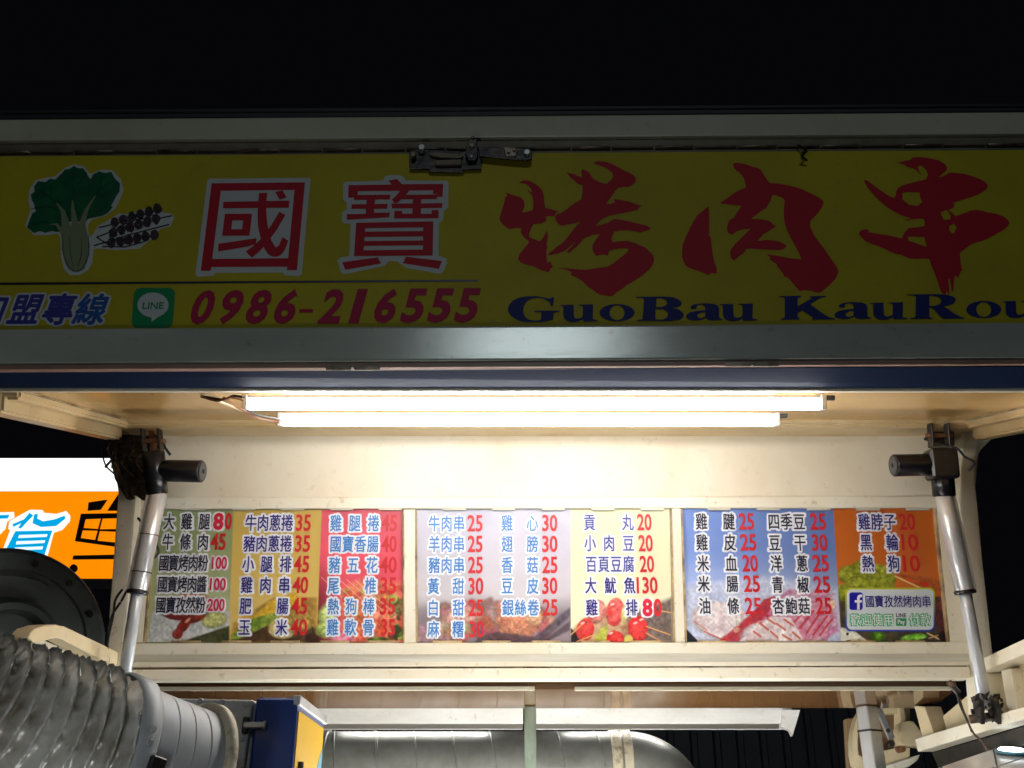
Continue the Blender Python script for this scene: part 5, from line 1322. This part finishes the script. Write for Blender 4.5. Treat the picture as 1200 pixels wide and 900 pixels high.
lt = [G.pw(287, 848, .005), G.pw(313, 850, .01)]
box_at('door_latch', G.pw(300, 850.5, .009), WX, WZ, WY, .036, .010, .010, steel, mc, .002)
box_at('door_latch_base', G.pw(289, 850.5, .006), WX, WZ, WY, .010, .026, .010, dark_metal, mc, .002)
box_at('door_latch_base', G.pw(311, 850.5, .006), WX, WZ, WY, .006, .014, .010, steel, mc, .002)

# ------------------------------------------------------------------ added fill tubes and fill bulb, out of view below the frame
for y_, z_l, x0_, x1_, st_ in ((3.12, 1.52, -.7, .9, 'a'),):
    wi = thing('fill_light', 'added white fill tube on two rods deep under the truck body, out of view', 'fill light')  # added to brighten the channel, underside and duct
    cyl('tube', Vector((x0_, y_, z_l)), Vector((x1_, y_, z_l)), .0125, mat('inner_fill_tube', (.9, .9, .9), .4, emit=(1, .98, .95), estr=INNER_FILL), wi, seg=16)
    box_at('batten', Vector(((x0_ + x1_) / 2, y_, z_l - .02)), WX, WY, WZ, x1_ - x0_ + .04, .03, .014, tube_body, wi)
    for x in (x0_ + .05, x1_ - .05): cyl('rod', Vector((x, y_, .0)), Vector((x, y_, z_l - .025)), .010, steel, wi, seg=10)
cl = thing('hose_fill_lamp', 'added fill bulb with a tin shade beside the hose, unseen below the frame', 'lamp')  # unseen bulb added to brighten the hose
bm = bmesh.new(); bmesh.ops.create_uvsphere(bm, u_segments=20, v_segments=12, radius=.04)
for v in bm.verts: v.co += Vector((-.40, .80, 1.37))
from_bm('bulb', bm, mat('lit_bulb', (.9, .9, .9), .4, emit=(.95, .98, 1), estr=50.0), cl, True)
bm = bmesh.new(); lathe(bm, Vector((-.38, .73, 1.31)), Vector((-.3, .7, .6)), [(-.02, .02), (0, .03), (.03, .065), (.05, .075)], 24, False); from_bm('lamp_shade', bm, galv, cl)
cyl('lamp_stem', Vector((-.375, .72, .0)), Vector((-.375, .72, 1.30)), .01, steel, cl, seg=10)
wl = thing('fill_light', 'added white fill tube on two rods below the menu boards, out of view', 'fill light')  # added to brighten the body rail and menu boards from below
wa, wb_ = Vector((-.35, 2.15, 1.50)), Vector((.85, 2.15, 1.50))
cyl('tube', wa, wb_, .0125, mat('counter_fill_tube', (.9, .9, .9), .4, emit=(1, .98, .95), estr=COUNTER_FILL), wl, seg=16)
box_at('batten', (wa + wb_) / 2 - WZ * .02, WX, WY, WZ, 1.24, .03, .014, tube_body, wl)
for x in (-.3, .8): cyl('rod', Vector((x, 2.15, .0)), Vector((x, 2.15, 1.475)), .010, steel, wl, seg=10)

# ------------------------------------------------------------------ ground and the added street lamp, unseen behind the camera
bm = bmesh.new(); v = [bm.verts.new(p) for p in ((-60, -60, 0), (60, -60, 0), (60, 60, 0), (-60, 60, 0))]; bm.faces.new(v)
g = from_bm('ground', bm, asphalt); g['kind'] = 'structure'
lampo = thing('added_street_lamp', 'unseen street lamp on a tall grey pole, added behind the camera to light the sign', 'street lamp')
lc = Vector((.25, -6.0, 5.2))
cyl('lamp_pole', Vector((2.2, -6.3, 0)), Vector((2.2, -6.3, 5.4)), .07, galv, lampo)
cyl('lamp_arm', Vector((2.2, -6.3, 5.33)), Vector((.9, -6.05, 5.33)), .04, galv, lampo)
box_at('lamp_head', lc + WZ * .08 + WY * -.05, WX, WY, WZ, 1.7, .35, .1, dark_metal, lampo, .01)
ld = bpy.data.lights.new('added_street_light', 'AREA'); ld.shape = 'RECTANGLE'; ld.size = 1.5; ld.size_y = .3; ld.energy = STREET; ld.color = (.82, .93, 1.0)
lo = bpy.data.objects.new('added_street_light', ld); COL.objects.link(lo); lo.location = lc
lo.rotation_euler = (Vector((0, 2.2, 2.2)) - lc).to_track_quat('-Z', 'Y').to_euler(); lo.parent = lampo
